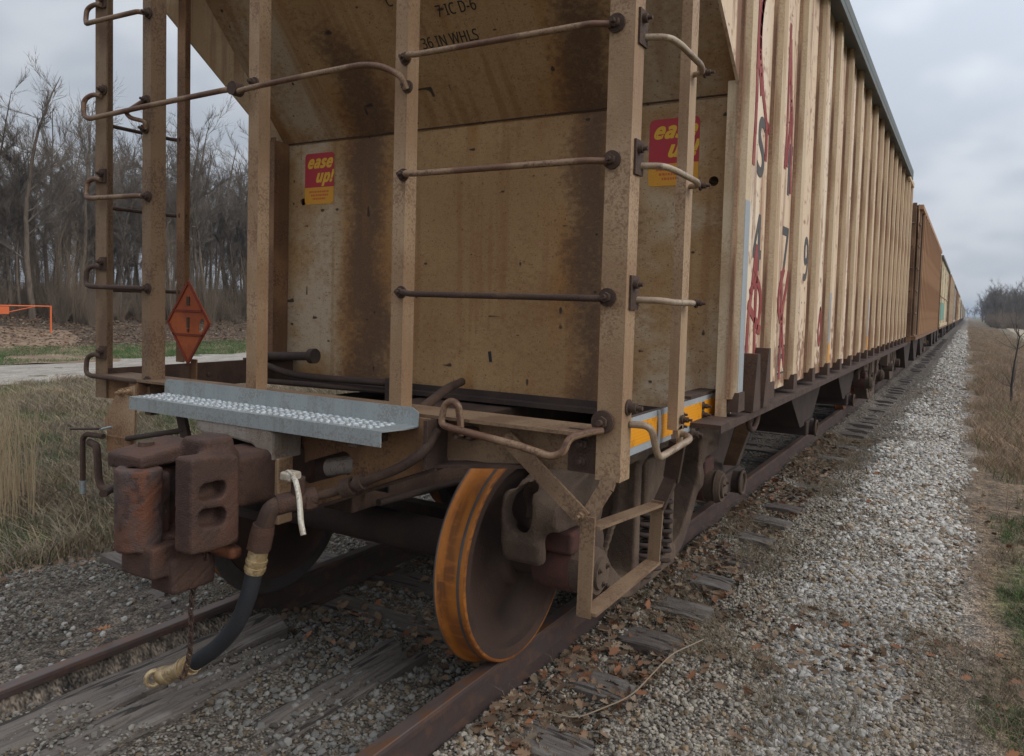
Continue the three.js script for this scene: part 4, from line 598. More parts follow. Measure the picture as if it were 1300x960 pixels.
{ // coupler: castings meshed from smooth fields
  const cp = G(car, 'coupler', 0, 0.85, 0.9), rough = (x, y, z) => (n2(x * 55 + 50, y * 55 + z * 40 + 50, 141) - 0.5) * 0.004;
  P(cp, 'shank', [castMesh([-0.16, 0.70, 0.46], [0.16, 1.03, 1.02], 40, (x, y, z) => sRB(x, y, z, [0, 0.862, 0.72], [0.115, 0.104, 0.24], 0.03) + rough(x, y, z))], M.cast);
  P(cp, 'coupler_head', [castMesh([-0.30, 0.58, 0.90], [0.24, 1.09, 1.34], 84, (x, y, z) => {
    let d = sRB(x, y, z, [0.0, 0.85, 0.985], [0.115, 0.145, 0.045], 0.03);
    const xr = x - 0.10 * Math.max(0, z - 1.02) * 0 , g1 = sRB(x, y, z, [0.125, 0.825 + 0.05 * (z - 1.1), 1.105], [0.048, 0.172 - 0.12 * Math.max(0, 1.08 - z), 0.105], 0.014);          // guard arm
    d = sMin(d, g1, 0.045); d = sMin(d, sRB(x, y, z, [-0.03, 0.83, 1.03], [0.15, 0.165, 0.035], 0.012), 0.02);
    d = sMin(d, sRB(x, y, z, [0.035, 1.0, 1.035], [0.075, 0.045, 0.062], 0.016), 0.035);                                                  // raised boss
    d = sMin(d, sRB(x, y, z, [-0.135, 0.975 - 0.12 * (z - 1.15), 1.14], [0.105, 0.030, 0.125], 0.015), 0.03);                             // upper lug
    d = sMin(d, sRB(x, y, z, [-0.13, 0.655, 1.13], [0.10, 0.032, 0.11], 0.015), 0.02); d = sMin(d, sRB(x, y, z, [0.02, 0.70, 1.07], [0.12, 0.04, 0.08], 0.03), 0.05);
    d = sMax(d, -sRB(x, y, z, [0.16, 0.873, 1.118], [0.055, 0.031, 0.056], 0.028), 0.012); d = sMax(d, -sRB(x, y - 0.10 * (z - 1.115), z, [0.16, 0.776, 1.118], [0.055, 0.033, 0.058], 0.028), 0.012);
    const w = sRB(x, y, z, [-0.02, 0.82, 1.20], [0.092, 0.128, 0.12], 0.03); d = sMax(d, -w, 0.015);                       // mouth
    return Math.abs(d) > 0.02 ? d : d + rough(x, y, z); })], M.cast);
  P(cp, 'knuckle', [castMesh([-0.26, 0.60, 1.04], [0.08, 1.0, 1.36], 64, (x, y, z) => {
    const kr = Math.hypot(x + 0.09, z - 1.243) - 0.072; let d = sMax(sMin(kr, sRB(x, y, z, [-0.085, 0.80, 1.225], [0.07, 0.3, 0.045], 0.02), 0.03), Math.abs(y - 0.797) - 0.152, 0.018); d = sMin(d, sRB(x, y, z, [-0.135, 0.80, 1.15], [0.04, 0.125, 0.09], 0.02), 0.02); d = sMin(d, sRB(x, y, z, [-0.09, 0.80, 1.16], [0.04, 0.12, 0.035], 0.02), 0.02);
    d = sMax(d, -(Math.max(Math.hypot(x + 0.09, z - 1.255) - 0.019, 0.90 - y)), 0.006); return Math.abs(d) > 0.02 ? d : d + rough(x, y, z) * 1.3; })], M.knuckle);
  P(cp, 'lower_shelf', [castMesh([-0.22, 0.42, 0.96], [0.14, 0.72, 1.34], 56, (x, y, z) => {
    let d = sRB(x, y, z, [-0.06, 0.612, 1.15], [0.092, 0.058, 0.115], 0.012); d = sMin(d, sRB(x, y, z, [-0.015, 0.545, 1.10], [0.068, 0.064, 0.095], 0.018), 0.015); return Math.abs(d) > 0.02 ? d : d + rough(x, y, z); })], M.cast);
  P(cp, 'pivot_pin', [cyl([-0.17, 0.985, 1.15], [-0.17, 1.018, 1.15], 0.030, 0.028, 16), cyl([-0.17, 0.57, 1.15], [-0.17, 0.66, 1.15], 0.022, 0.022, 12)], M.rustDark);
  P(cp, 'lock_lift', [castMesh([-0.04, 0.54, 0.92], [0.22, 0.72, 1.12], 40, (x, y, z) => { let d = sRB(x, y, z, [0.06, 0.65, 1.02], [0.05, 0.035, 0.05], 0.02); return sMin(d, sRB(x, y, z, [0.10, 0.612, 1.0], [0.065, 0.024, 0.028], 0.02), 0.03); })], M.orangeRust);
}
const truck = makeTruck(car, true);
const truck2 = makeTruck(car, false); truck2.position.z += -11.56 + 0.94; 
// ------------------------------------------------------------------ the rest of the train: cars every 15 m
const PITCH = 15.0;
const farSpecs = [
  ['sidePaintBrown', 'ribBrown', 'second hopper car, orange brown ribbed side just behind the nearest car', true],
  ['sidePaintCream', 'sidePaintCream', 'third hopper car, pale cream smooth side with green graffiti low down', false],
  ['sidePaintBrown', 'ribShade', 'fourth hopper car, tan brown, behind the pale cream car', true],
  ['sidePaintGrey', 'sidePaintGrey', 'fifth hopper car, pale grey, beyond the tan brown car', false],
  ['sidePaintBrown', 'ribBrown', 'sixth hopper car, rust brown, small in the distance', true],
  ['sidePaintCream', 'sidePaintCream', 'seventh hopper car, cream, small in the distance', false],
];
function endFrame(car, zc, full) {   // sills, ladders, coupler stub of a distant car
  for (const e of full ? [1, -1] : [1]) {
    const z = zc + e * 6.80;
    for (const x of [1.46, 0.55, -0.3, -1.07, -1.46]) P(car, 'ladder_post', [box(x - 0.035, x + 0.035, 1.0, 3.8, z - 0.04, z + 0.04)], M.postRust);
    if (full) for (const y of [1.15, 1.6, 2.05, 2.5, 2.95, 3.4]) P(car, 'ladder_rung', [cyl([0.55, y, z + 0.05], [1.46, y, z + 0.05], 0.014, 0.014, 6), cyl([1.55, y, z - 0.5 * e], [1.55, y, z], 0.014, 0.014, 6)], M.rodPaint);
    P(car, 'side_ladder_post', [box(1.51, 1.56, 1.05, 3.7, z - e * 0.55, z - e * 0.49)], M.postPaint);
    P(car, 'end_wall', [box(-WX, WX, 1.04, 2.6, zc + e * 5.47, zc + e * 5.49)], M.postRust);
    P(car, 'slope_sheet', [bar([0, 2.6, zc + e * 5.48], [0, 3.75, zc + e * 6.46], 2 * WX, 0.012, V(0, 1, -e))], M.postRust);
    P(car, 'end_sill', [box(-1.45, 1.45, 1.0, 1.14, z - 0.06, z + 0.02)], M.rustDark);
    P(car, 'coupler', [rbox(-0.12, 0.12, 0.72, 0.98, Math.min(z, z + e * 0.66), Math.max(z, z + e * 0.66), 0.02)], M.cast);
  }
}
function simpleTruck(car, z) {
  const t = G(car, 'truck', 0, 0, z);
  for (const dz of [0.94, -0.94]) for (const s of [1, -1]) P(t, 'wheel', [cyl([s * 0.70, 0.457, z + dz], [s * 0.815, 0.457, z + dz], 0.457, 0.452, 36)], M.wheelPlate);
  P(t, 'side_frame', [extX([[z + 1.19, 0.5], [z + 1.19, 0.78], [z + 0.6, 0.92], [z - 0.6, 0.92], [z - 1.19, 0.78], [z - 1.19, 0.5], [z - 0.75, 0.46], [z - 0.4, 0.15], [z + 0.4, 0.15], [z + 0.75, 0.46]], 0.95, 1.08, [ell(-(z + 0.46), 0.55, 0.12, 0.19), ell(-(z - 0.46), 0.55, 0.12, 0.19)])], M.frameCast);
  P(t, 'bearing_cap', [0.94, -0.94].map((dz) => cyl([1.0, 0.457, z + dz], [1.17, 0.457, z + dz], 0.10, 0.085, 18)), M.frameCast);
  P(t, 'bolster', [box(-1.1, 1.1, 0.55, 0.8, z - 0.19, z + 0.19)], M.rustDark);
}
farSpecs.forEach(([pm, rm, label, ribs], i) => {
  const zc = -6.25 - PITCH * (i + 1), car = G(scene, 'hopper_car', 0, 0, zc); tag(car, label, 'railway car');
  const side = (pts) => { const g = uvBox(extX(pts, 1.515, 1.53)); const uv = g.attributes.uv; for (let k = 0; k < uv.count; k++) uv.setXY(k, uv.getX(k) + i * 1.37, uv.getY(k) - 1); g.userData.keep = true; return g; };
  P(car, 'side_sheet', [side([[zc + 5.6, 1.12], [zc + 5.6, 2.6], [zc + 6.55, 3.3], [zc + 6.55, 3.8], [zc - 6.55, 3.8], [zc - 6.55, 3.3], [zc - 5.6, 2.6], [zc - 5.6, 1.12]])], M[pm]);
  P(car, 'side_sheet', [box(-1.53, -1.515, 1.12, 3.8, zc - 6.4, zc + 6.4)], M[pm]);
  if (ribs) for (let k = 0; k < 18; k++) { const z = zc + 5.55 - k * 0.653; P(car, 'side_stake', [extY([[1.5605, z - 0.06], [1.60, z - 0.05], [1.60, z + 0.05], [1.5605, z + 0.06]], 1.14, 3.73)], M[rm]); P(car, 'stake_flange', [extY([[1.529, z - 0.085], [1.56, z - 0.075], [1.56, z + 0.075], [1.529, z + 0.085]], 1.14, 3.73)], M.rustDark); }
  else P(car, 'side_rail', [box(1.53, 1.57, 1.10, 1.24, zc - 5.6, zc + 5.6), box(1.53, 1.56, 2.3, 2.34, zc - 5.6, zc + 5.6), ...[-4, 0, 4].map((d) => box(1.53, 1.55, 1.12, 3.75, zc + d - 0.03, zc + d + 0.03))], M[rm]);
  P(car, 'top_chord', [box(1.50, 1.60, 3.71, 3.80, zc - 6.5, zc + 6.5)], ribs ? M.ribBrown : M.chord);
  P(car, 'roof', [extZ([[-1.5, 3.79], [1.5, 3.79], [1.2, 3.90], [0.6, 3.97], [-0.6, 3.97], [-1.2, 3.90]], zc - 6.5, zc + 6.5)], M[pm]);
  P(car, 'side_sill', [box(1.42, 1.58, 1.05, 1.12, zc - 6.6, zc + 6.6), box(-1.58, -1.42, 1.05, 1.12, zc - 6.6, zc + 6.6)], M.postRust);
  P(car, 'center_sill', [box(-0.33, 0.33, 0.69, 1.0, zc - 7.0, zc + 7.0)], M.rustDark);
  for (const d of [-3.35, 0, 3.35]) P(car, 'hopper_bay', [extX([[zc + d - 1.5, 1.05], [zc + d + 1.5, 1.05], [zc + d + 0.35, 0.30], [zc + d - 0.35, 0.30]], -1.25, 1.25), box(-1.0, 1.0, 0.18, 0.34, zc + d - 0.35, zc + d + 0.2)], M.steelDark);
  if (i === 1) { const r = rng(9); const gr = []; for (let k = 0; k < 9; k++) { const z = zc + 4.8 - k * 0.42; gr.push(rod([[1.532, 1.35 + r() * 0.1, z], [1.532, 1.9 + r() * 0.25, z - 0.1], [1.532, 1.55, z - 0.25], [1.532, 1.95 - r() * 0.3, z - 0.36]], 0.035, 0.1, 5)); } P(car, 'graffiti', gr, mat('sprayGreen', { color: new THREE.Color(0.16, 0.30, 0.24), roughness: 0.8 })); }
  endFrame(car, zc, i < 2);
  for (const d of [5.31, -5.31]) simpleTruck(car, zc + d);
});
{ // cars too far away to tell apart
  const parts = [[], [], []]; for (let i = 7; i < 24; i++) { const zc = -6.25 - PITCH * i; parts[i % 3].push(extX([[zc + 5.6, 1.1], [zc + 5.6, 2.6], [zc + 6.55, 3.3], [zc + 6.55, 3.85], [zc - 6.55, 3.85], [zc - 6.55, 3.3], [zc - 5.6, 2.6], [zc - 5.6, 1.1]], -1.53, 1.53)); parts[2].push(box(-1.0, 1.0, 0.1, 1.05, zc - 6.2, zc + 6.2)); }
  const t = G(scene, 'distant_train', 0, 0, -120); stuff(t, 'far end of the train shrinking to the horizon', 'train');
  P(t, 'car_bodies', parts[0], M.sidePaintGrey); P(t, 'car_bodies', parts[1], M.sidePaintCream); P(t, 'car_bodies', parts[2], M.rustDark);
}

// ------------------------------------------------------------------ trees: bare, built twig by twig
const barkT = paintTex(256, 1, [104, 90, 76], [84, 72, 62], [62, 54, 46], { streak: 0.6, freck: 0.3, patchAmt: 0.8, seed: 501, sx: 30 });
const barkM = new THREE.MeshStandardMaterial({ map: barkT, roughness: 1 }), twigM = new THREE.MeshStandardMaterial({ color: new THREE.Color(0.125, 0.100, 0.080), roughness: 1 });
const twigM2 = new THREE.MeshStandardMaterial({ color: new THREE.Color(0.165, 0.132, 0.104), roughness: 1 });
class Sticks {
  constructor() { this.p = []; this.i = []; }
  tube(a, b, ra, rb, n) {
    const d = b.clone().sub(a).normalize(), s = (Math.abs(d.y) < 0.9 ? V(0, 1, 0) : V(1, 0, 0)).cross(d).normalize(), t = d.clone().cross(s), k = this.p.length / 3;
    for (const [c, r] of [[a, ra], [b, rb]]) for (let q = 0; q < n; q++) { const w = q / n * Math.PI * 2; this.p.push(c.x + r * (s.x * Math.cos(w) + t.x * Math.sin(w)), c.y + r * (s.y * Math.cos(w) + t.y * Math.sin(w)), c.z + r * (s.z * Math.cos(w) + t.z * Math.sin(w))); }
    for (let q = 0; q < n; q++) { const q2 = (q + 1) % n; this.i.push(k + q, k + q2, k + n + q, k + q2, k + n + q2, k + n + q); }
  }
  geo() { const g = new THREE.BufferGeometry(); g.setAttribute('position', new THREE.Float32BufferAttribute(this.p, 3)); g.setIndex(this.i); g.computeVertexNormals(); const uv = []; for (let i = 0; i < this.p.length; i += 3) uv.push(this.p[i] * 2, this.p[i + 1]); g.setAttribute('uv', new THREE.Float32BufferAttribute(uv, 2)); return g; }
}
function treeGeo(seed, height, r0, form) {   // form: lo = first limb height share, lean = limb angle, n = limbs, len = limb length share
  const r = rng(seed), T = new Sticks(), C = new Sticks(); const rn = (a, b) => a + (b - a) * r();
  const jit = (d, k) => d.clone().add(V(rn(-k, k), rn(-k, k), rn(-k, k))).normalize();
  const grow = (p, d, len, rad, depth) => {
    const n = depth === 0 ? 5 : depth === 1 ? 3 : 2; let a = p.clone(), dir = d.clone();
    for (let k = 0; k < n; k++) {
      dir = jit(dir, depth === 0 ? 0.22 : 0.28); dir.y += 0.10; dir.normalize(); const b = a.clone().addScaledVector(dir, len / n);
      const ra = rad * (1 - k / n * 0.75), rb = rad * (1 - (k + 1) / n * 0.75); C.tube(a, b, ra, rb, depth === 0 ? 5 : depth === 1 ? 4 : 3);
      if (depth < 3) { const m = depth === 0 ? 2 : depth === 1 ? 3 : 3; for (let q = 0; q < m; q++) { const side = jit(dir, 1.0); const nd = dir.clone().multiplyScalar(0.75).add(side.multiplyScalar(0.75)).normalize(); grow(a.clone().lerp(b, r()), nd, len * rn(0.38, 0.62), Math.max(0.0075, rad * rn(0.34, 0.46)), depth + 1); } }
      a = b;
    }
  };
  let a = V(0, -0.3, 0), dir = V(rn(-0.05, 0.05), 1, rn(-0.05, 0.05)).normalize(); const N = 14;
  for (let k = 0; k < N; k++) {
    const f = k / N, f2 = (k + 1) / N; dir = jit(dir, 0.055 + 0.10 * f); dir.y = Math.max(dir.y, 0.8); dir.normalize(); const b = a.clone().addScaledVector(dir, (height + 0.3) / N);
    const ra = r0 * (k === 0 ? 1.25 : 1) * Math.pow(1 - f, 0.8) + 0.012, rb = r0 * Math.pow(1 - f2, 0.8) + 0.012; T.tube(a, b, ra, rb, 7);
    if (f2 > form.lo) for (let q = 0; q < form.n; q++) { const w = r() * Math.PI * 2, up = rn(form.lean * 0.7, form.lean * 1.3); grow(a.clone().lerp(b, r()), V(Math.cos(w), up, Math.sin(w)).normalize(), height * form.len * rn(0.6, 1.1) * (1.15 - 0.75 * f), Math.max(0.012, rb * rn(0.28, 0.5)), f > 0.75 ? 1 : 0); }
    a = b;
  }
  return { trunk: T.geo(), crown: C.geo() };
}
const forms = [
  [treeGeo(11, 11.5, 0.125, { lo: 0.30, lean: 0.8, n: 1, len: 0.34 }), 'spreading'], [treeGeo(12, 10.5, 0.085, { lo: 0.42, lean: 1.3, n: 1, len: 0.24 }), 'slim'],
  [treeGeo(13, 12, 0.15, { lo: 0.28, lean: 0.6, n: 1, len: 0.36 }), 'spreading'], [treeGeo(14, 9.5, 0.06, { lo: 0.35, lean: 1.7, n: 1, len: 0.18 }), 'sapling'],
  [treeGeo(15, 11, 0.10, { lo: 0.36, lean: 1.0, n: 1, len: 0.28 }), 'slim'], [treeGeo(16, 8, 0.045, { lo: 0.25, lean: 1.8, n: 1, len: 0.16 }), 'sapling'],
];
function makeTree(k) { const [g] = forms[k], t = new THREE.Group(); const a = new THREE.Mesh(g.trunk, barkM), b = new THREE.Mesh(g.crown, k % 2 ? twigM : twigM2); a.name = 'trunk'; b.name = 'crown'; for (const m of [a, b]) { m.castShadow = m.receiveShadow = true; t.add(m); } return t; }
const protos = forms.map((_, k) => makeTree(k));
function plantTree(k, x, z, s, turn, label, group) { const t = protos[k].clone(); t.name = numbered('bare_tree'); t.position.set(x, H(x, z), z); t.scale.setScalar(s); t.rotation.y = turn; scene.add(t); tag(t, label, 'tree', group); return t; }
const polar = (azDeg, d) => [2.475 - d * Math.sin(azDeg * D2R), 2.93 - d * Math.cos(azDeg * D2R)];
{
  const r = rng(601);
  const lab = { spreading: 'bare spreading tree standing in the brown woods left of the train', slim: 'bare slender tree with steep limbs in the woods left of the train', sapling: 'bare thin young tree with fine upright twigs in the left woods' };
  for (let i = 0; i < 120; i++) {
    const az = 41 + 36 * ((i * 0.61803) % 1), d = 33 + 17 * Math.pow(r(), 0.9); const [x, z] = polar(az, d); if (x > -27) continue; if (Math.hypot(x + 27, z + 12) < 2.2) continue;
    const k = [0, 1, 4, 3, 5, 2, 1, 4, 3, 5, 0][i % 11]; plantTree(k, x, z, 0.62 + 0.24 * r(), r() * 6.28, lab[forms[k][1]], 'bare ' + forms[k][1] + ' trees of the left woods');
  }
  { const [x, z] = polar(62.6, 35); plantTree(2, x, z, 0.80, 1.0, 'tall spreading tree at the far left edge, crown against the sky', null); }
  { const [x, z] = polar(60.0, 38); plantTree(0, x, z, 0.84, 2.2, 'tall bare tree just left of the left ladder, forked crown', null); }
  // deeper wood, one mass
  const mass = (name, label, pts, sc, seed) => { const g = G(scene, name, 0, 0, 0); stuff(g, label, 'woods'); const q = rng(seed);
    forms.forEach(([f], k) => { const mine = pts.filter((_, i) => i % forms.length === k); for (const [geo, m, nm] of [[f.trunk, barkM, 'trunks'], [f.crown, twigM, 'crowns']]) { const im = new THREE.InstancedMesh(geo, m, mine.length); im.name = nm; im.userData.kind = 'stuff'; const q2 = rng(seed + k);
      mine.forEach(([x, z], i) => { const s = sc * (0.72 + 0.4 * q2()); im.setMatrixAt(i, new THREE.Matrix4().compose(V(x, H(x, z) - 0.1, z), new THREE.Quaternion().setFromAxisAngle(V(0, 1, 0), q2() * 6.28), V(s, s, s))); }); im.castShadow = true; g.add(im); } }); };
  const deep = []; for (let i = 0; i < 210; i++) { const p = polar(38 + 42 * r(), 46 + 60 * Math.pow(r(), 1.2)); if (p[0] < -27) deep.push(p); } mass('deep_woods', 'grey brown mass of bare woods behind the left trees', deep, 0.9, 611);
  for (let i = 0; i < 46; i++) { const z = -158 - 60 * r(), x = 6.4 + i * 0.55 + 2.5 * r(); const k = [0, 2, 1, 4, 2, 0][i % 6]; plantTree(k, x, z, 0.50 + 0.24 * Math.min(1, i / 14) + 0.14 * r(), r() * 6.28, 'distant bare tree in the dark tree line right of the train', 'trees of the right tree line'); }
  const rightW = []; for (let i = 0; i < 420; i++) { const z = -175 - 130 * r(); rightW.push([7.5 + 60 * Math.pow(r(), 1.25), z]); } for (let i = 0; i < 110; i++) { const z = -230 - 260 * r(); rightW.push([6.2 + 6 * r() + (-z - 230) * 0.008, z]); } mass('right_woods', 'dark bare woods behind the right tree line', rightW, 0.78, 617);
  const hz = []; for (let i = 0; i < 220; i++) hz.push([-120 + 300 * r(), -620 - 160 * r()]); mass('horizon_woods', 'blue grey strip of woods on the horizon beyond the track', hz, 0.85, 619);
  // brush under the trees
  const S = new Sticks(); for (let k = 0; k < 60; k++) { const w = r() * 6.28, b = V(Math.cos(w) * 0.25 * r(), -0.1, Math.sin(w) * 0.25 * r()); let d = V(Math.cos(w) * 0.5, 1.1, Math.sin(w) * 0.5).normalize(), a = b; for (let q = 0; q < 3; q++) { d = d.clone().add(V(r() - 0.5, (r() - 0.4) * 0.5, r() - 0.5).multiplyScalar(0.5)).normalize(); const c = a.clone().addScaledVector(d, 0.35 + 0.3 * r()); S.tube(a, c, 0.011 - q * 0.003, 0.008 - q * 0.003, 3); if (q) { const e = c.clone().add(V(r() - 0.5, r() * 0.5, r() - 0.5).multiplyScalar(0.7)); S.tube(c, e, 0.005, 0.003, 3); } a = c; } }
  const bg = S.geo(), NB = 1350, im = new THREE.InstancedMesh(bg, new THREE.MeshStandardMaterial({ color: 0xffffff, roughness: 1 }), NB); im.name = 'brush'; stuff(im, 'leafless brush and brambles along the foot of the woods', 'brush'); let n = 0; const col = new THREE.Color();
  while (n < NB) { let x, z, s, tall = 1; if (n < 610) { [x, z] = polar(40 + 38 * r(), 32 + 16 * r()); tall = n < 480 ? 1 : 1.8 + 2.0 * r(); if (x > -26.5 || Math.hypot(x + 26, z + 11.7) < 2.4) continue; s = 0.25 + 0.6 * r(); } else { z = -150 - 70 * r(); x = 6.5 + 40 * r(); s = 0.7 + 1.1 * r(); }
    im.setMatrixAt(n, new THREE.Matrix4().compose(V(x, H(x, z), z), new THREE.Quaternion().setFromAxisAngle(V(0, 1, 0), r() * 6.28), V(s, s * (0.8 + 0.6 * r()) * tall, s))); const k = 0.7 + 0.6 * r(); col.setRGB(0.17 * k, 0.125 * k, 0.085 * k); im.setColorAt(n, col); n++; }
  scene.add(im);
}
{ // young tree among the weeds on the right
  const g = G(scene, 'young_tree', 3.32, H(3.32, -15.9), -15.9), r = rng(641), T = new Sticks(), C = new Sticks(); let a = V(3.32, H(3.32, -15.9) - 0.1, -15.9), top; let d = V(0.04, 1, 0);
  for (let k = 0; k < 6; k++) { const b = a.clone().addScaledVector(d, 0.26); T.tube(a, b, 0.028 - k * 0.003, 0.026 - k * 0.003, 7); a = b; d = V(0.04 + (r() - 0.5) * 0.2, 1, (r() - 0.5) * 0.2).normalize(); if (k > 3 || k === 1) for (let q = 0; q < 5; q++) { let p = a.clone(), e = V(r() - 0.5, 0.75 * r() + 0.15, r() - 0.5).normalize(); for (let s = 0; s < 3; s++) { const c = p.clone().addScaledVector(e, 0.17); C.tube(p, c, 0.010 - s * 0.0025, 0.008 - s * 0.0025, 4); const w = c.clone().add(V(r() - 0.5, r() * 0.7, r() - 0.5).multiplyScalar(0.22)); C.tube(c, w, 0.004, 0.0025, 3); p = c; e = e.clone().add(V(r() - 0.5, 0.3, r() - 0.5).multiplyScalar(0.6)).normalize(); } } }
  P(g, 'trunk', [T.geo()], new THREE.MeshStandardMaterial({ color: new THREE.Color(0.05, 0.042, 0.038), roughness: 1 })); P(g, 'crown', [C.geo()], twigM); tag(g, 'small bare young tree standing in the brown weeds on the right', 'tree');
}
{ // barrier across the dirt path
  const a = [-25.7, -12.3], b = [-27.9, -8.6], y = H(a[0], a[1]), g = G(scene, 'barrier_gate', a[0], y, a[1]); const top = 1.03;
  P(g, 'top_rail', [cyl([a[0], top, a[1]], [b[0], top, b[1]], 0.024, 0.024, 10)], M.gateOrange); P(g, 'post', [cyl([a[0], y - 0.2, a[1]], [a[0], top + 0.03, a[1]], 0.032, 0.032, 12)], M.gateOrange); P(g, 'post', [cyl([b[0], H(...b) - 0.2, b[1]], [b[0], top + 0.03, b[1]], 0.05, 0.05, 12)], M.gateOrange);
  P(g, 'brace', [cyl([a[0] - 0.22, top, a[1] + 0.38], [a[0] - 0.80, 0.72, a[1] + 1.36], 0.018, 0.018, 8)], M.gateOrange);
  P(g, 'sign', [bar([a[0] - 0.62, 0.87, a[1] + 1.08], [a[0] - 0.78, 0.87, a[1] + 1.34], 0.02, 0.26)], M.gateOrange); tag(g, 'orange pole barrier closing the dirt path into the woods', 'gate');
}

// ------------------------------------------------------------------ ground cover
const inst = (name, label, cat, geo, m, n, fn, seed, sh = true) => { const im = new THREE.InstancedMesh(geo, m, n), r = rng(seed), c = new THREE.Color(), mtx = new THREE.Matrix4(), q = new THREE.Quaternion(), e = new THREE.Euler(); let k = 0, guard = 0;
  while (k < n && guard++ < n * 40) { const o = fn(r); if (!o) continue; e.set(o.rx || 0, o.ry ?? r() * 6.28, o.rz || 0); q.setFromEuler(e); mtx.compose(V(o.x, o.y, o.z), q, V(...(o.s.length ? o.s : [o.s, o.s, o.s]))); im.setMatrixAt(k, mtx); c.setRGB(...o.c); im.setColorAt(k, c); k++; }
  im.count = k; im.name = name; im.castShadow = sh; im.receiveShadow = true; stuff(im, label, cat); scene.add(im); return im; };
const stoneGeo = (seed) => { const g = new THREE.IcosahedronGeometry(1, 0), p = g.attributes.position; for (let i = 0; i < p.count; i++) { const x = p.getX(i), y = p.getY(i), z = p.getZ(i), k = 0.72 + 0.55 * hsh(Math.round(x * 50), Math.round(y * 50 + z * 91), seed); p.setXYZ(i, x * k * 1.15, y * k * 0.7, z * k * 0.9); } g.computeVertexNormals(); return g; };
const white = new THREE.MeshStandardMaterial({ color: 0xffffff, roughness: 0.95 });
const RAILGAP = (x, z) => Math.abs(Math.abs(x) - 0.7525) < 0.055;
const PL = (x, z) => z > 0.28 && ((x > -0.68 && x < -0.12) || (x > -2.02 && x < -0.84));
const grey = (r, b = 1) => { const k = (0.55 + 0.65 * r()) * b, w = r(); return w < 0.16 ? [0.25 * k, 0.185 * k, 0.12 * k] : w < 0.24 ? [0.15 * k, 0.125 * k, 0.10 * k] : [0.36 * k, 0.333 * k, 0.295 * k]; };
// coarse pale ballast on the shoulder, finer dirty gravel nearer the rail
for (let v = 0; v < 3; v++) {
  inst('ballast_stones', 'coarse pale grey ballast stones on the shoulder right of the track', 'ballast', stoneGeo(11 + v), white, 14000, (r) => {
    const z = v === 0 ? 2.6 - 6.5 * r() : v === 1 ? -3.5 - 9 * r() : -10 - 95 * Math.pow(r(), 1.6), x = 1.25 + 1.5 * r(), c = 2.03; const d = Math.abs(x - c) / (0.46 - 0.20 * sm(-2.4, -0.8, z)); if (r() < sm(0.55, 1.15, d + (n2(x * 2.2, z * 1.4, 71) - 0.5) * 0.8)) return;
    if (n2(x * 1.1 + 5, z * 0.9 + 5, 73) < 0.40 + 0.08 * sm(-2.4, -0.8, z) && r() < 0.85) return; const s = (0.005 + 0.009 * r() + 0.014 * Math.pow(r(), 7)) * (v === 2 ? 1.4 + (-z - 10) * 0.035 : v === 1 ? 1.2 : 1); return { x, z, y: H(x, z) + s * (0.2 + 0.5 * r()), s, rx: r() - 0.5, rz: r() - 0.5, c: grey(r, 0.92 + 0.42 * sm(-1.2, -4.5, z)) }; }, 701 + v);
  inst('gravel', 'fine grey brown gravel around the rails and crossing', 'gravel', stoneGeo(21 + v), white, 38000, (r) => {
    let x, z; const w = r(); if (w < 0.34) { x = -3.1 + 3.9 * r(); z = 2.4 - 4.2 * r(); } else if (w < 0.8) { x = 0.82 + 1.7 * r(); z = 2.4 - 9 * Math.pow(r(), 1.2); } else { x = -0.7 + 2.6 * r(); z = -1 - 22 * r(); }
    if (RAILGAP(x, z)) return; if (PL(x, z) && r() < 0.35 + 0.6 * sm(0.42, 0.58, n2(x * 3, z * 2, 75))) return; if (x < -1.9 && r() < sm(-1.9, -3.1, x)) return; if (Math.abs(x) < 1.3 && z < -0.2 && r() < 0.4) return;
    const s = (0.0040 + 0.0055 * r() + 0.009 * Math.pow(r(), 7)) * (x < 0.8 ? 0.85 : 1.05); return { x, z, y: H(x, z) + (PL(x, z) ? 0.02 : 0) + s * (0.2 + 0.5 * r()), s, rx: r() - 0.5, rz: r() - 0.5, c: (() => { const g = grey(r, x > 0.8 ? 0.85 : 0.56); return x > 0.8 ? [g[0], g[1] * 0.93, g[2] * 0.83] : [g[0], g[1] * 0.965, g[2] * 0.9]; })() }; }, 711 + v);
}
inst('left_stones', 'scattered pale stones beside the track left of the coupler', 'stones', stoneGeo(31), white, 1100, (r) => { const x = -3.0 + 2.2 * r(), z = 1.4 - 5.5 * r(); if (r() < Math.abs(x + 1.6) * 0.7) return; const s = 0.008 + 0.016 * r() * r() + 0.012 * Math.pow(r(), 5); return { x, z, y: H(x, z) + s * 0.3, s, rx: r() - 0.5, rz: r() - 0.5, c: grey(r, 0.95) }; }, 721);
inst('bed_stones', 'dark dirty stones between the rails under the car', 'stones', stoneGeo(33), white, 5000, (r) => { const x = -0.66 + 1.32 * r(), z = 0.9 - 14 * Math.pow(r(), 1.3); const s = 0.008 + 0.014 * r(); return { x, z, y: H(x, z) + s * 0.3, s, rx: r() - 0.5, rz: r() - 0.5, c: grey(r, 0.55) }; }, 723);
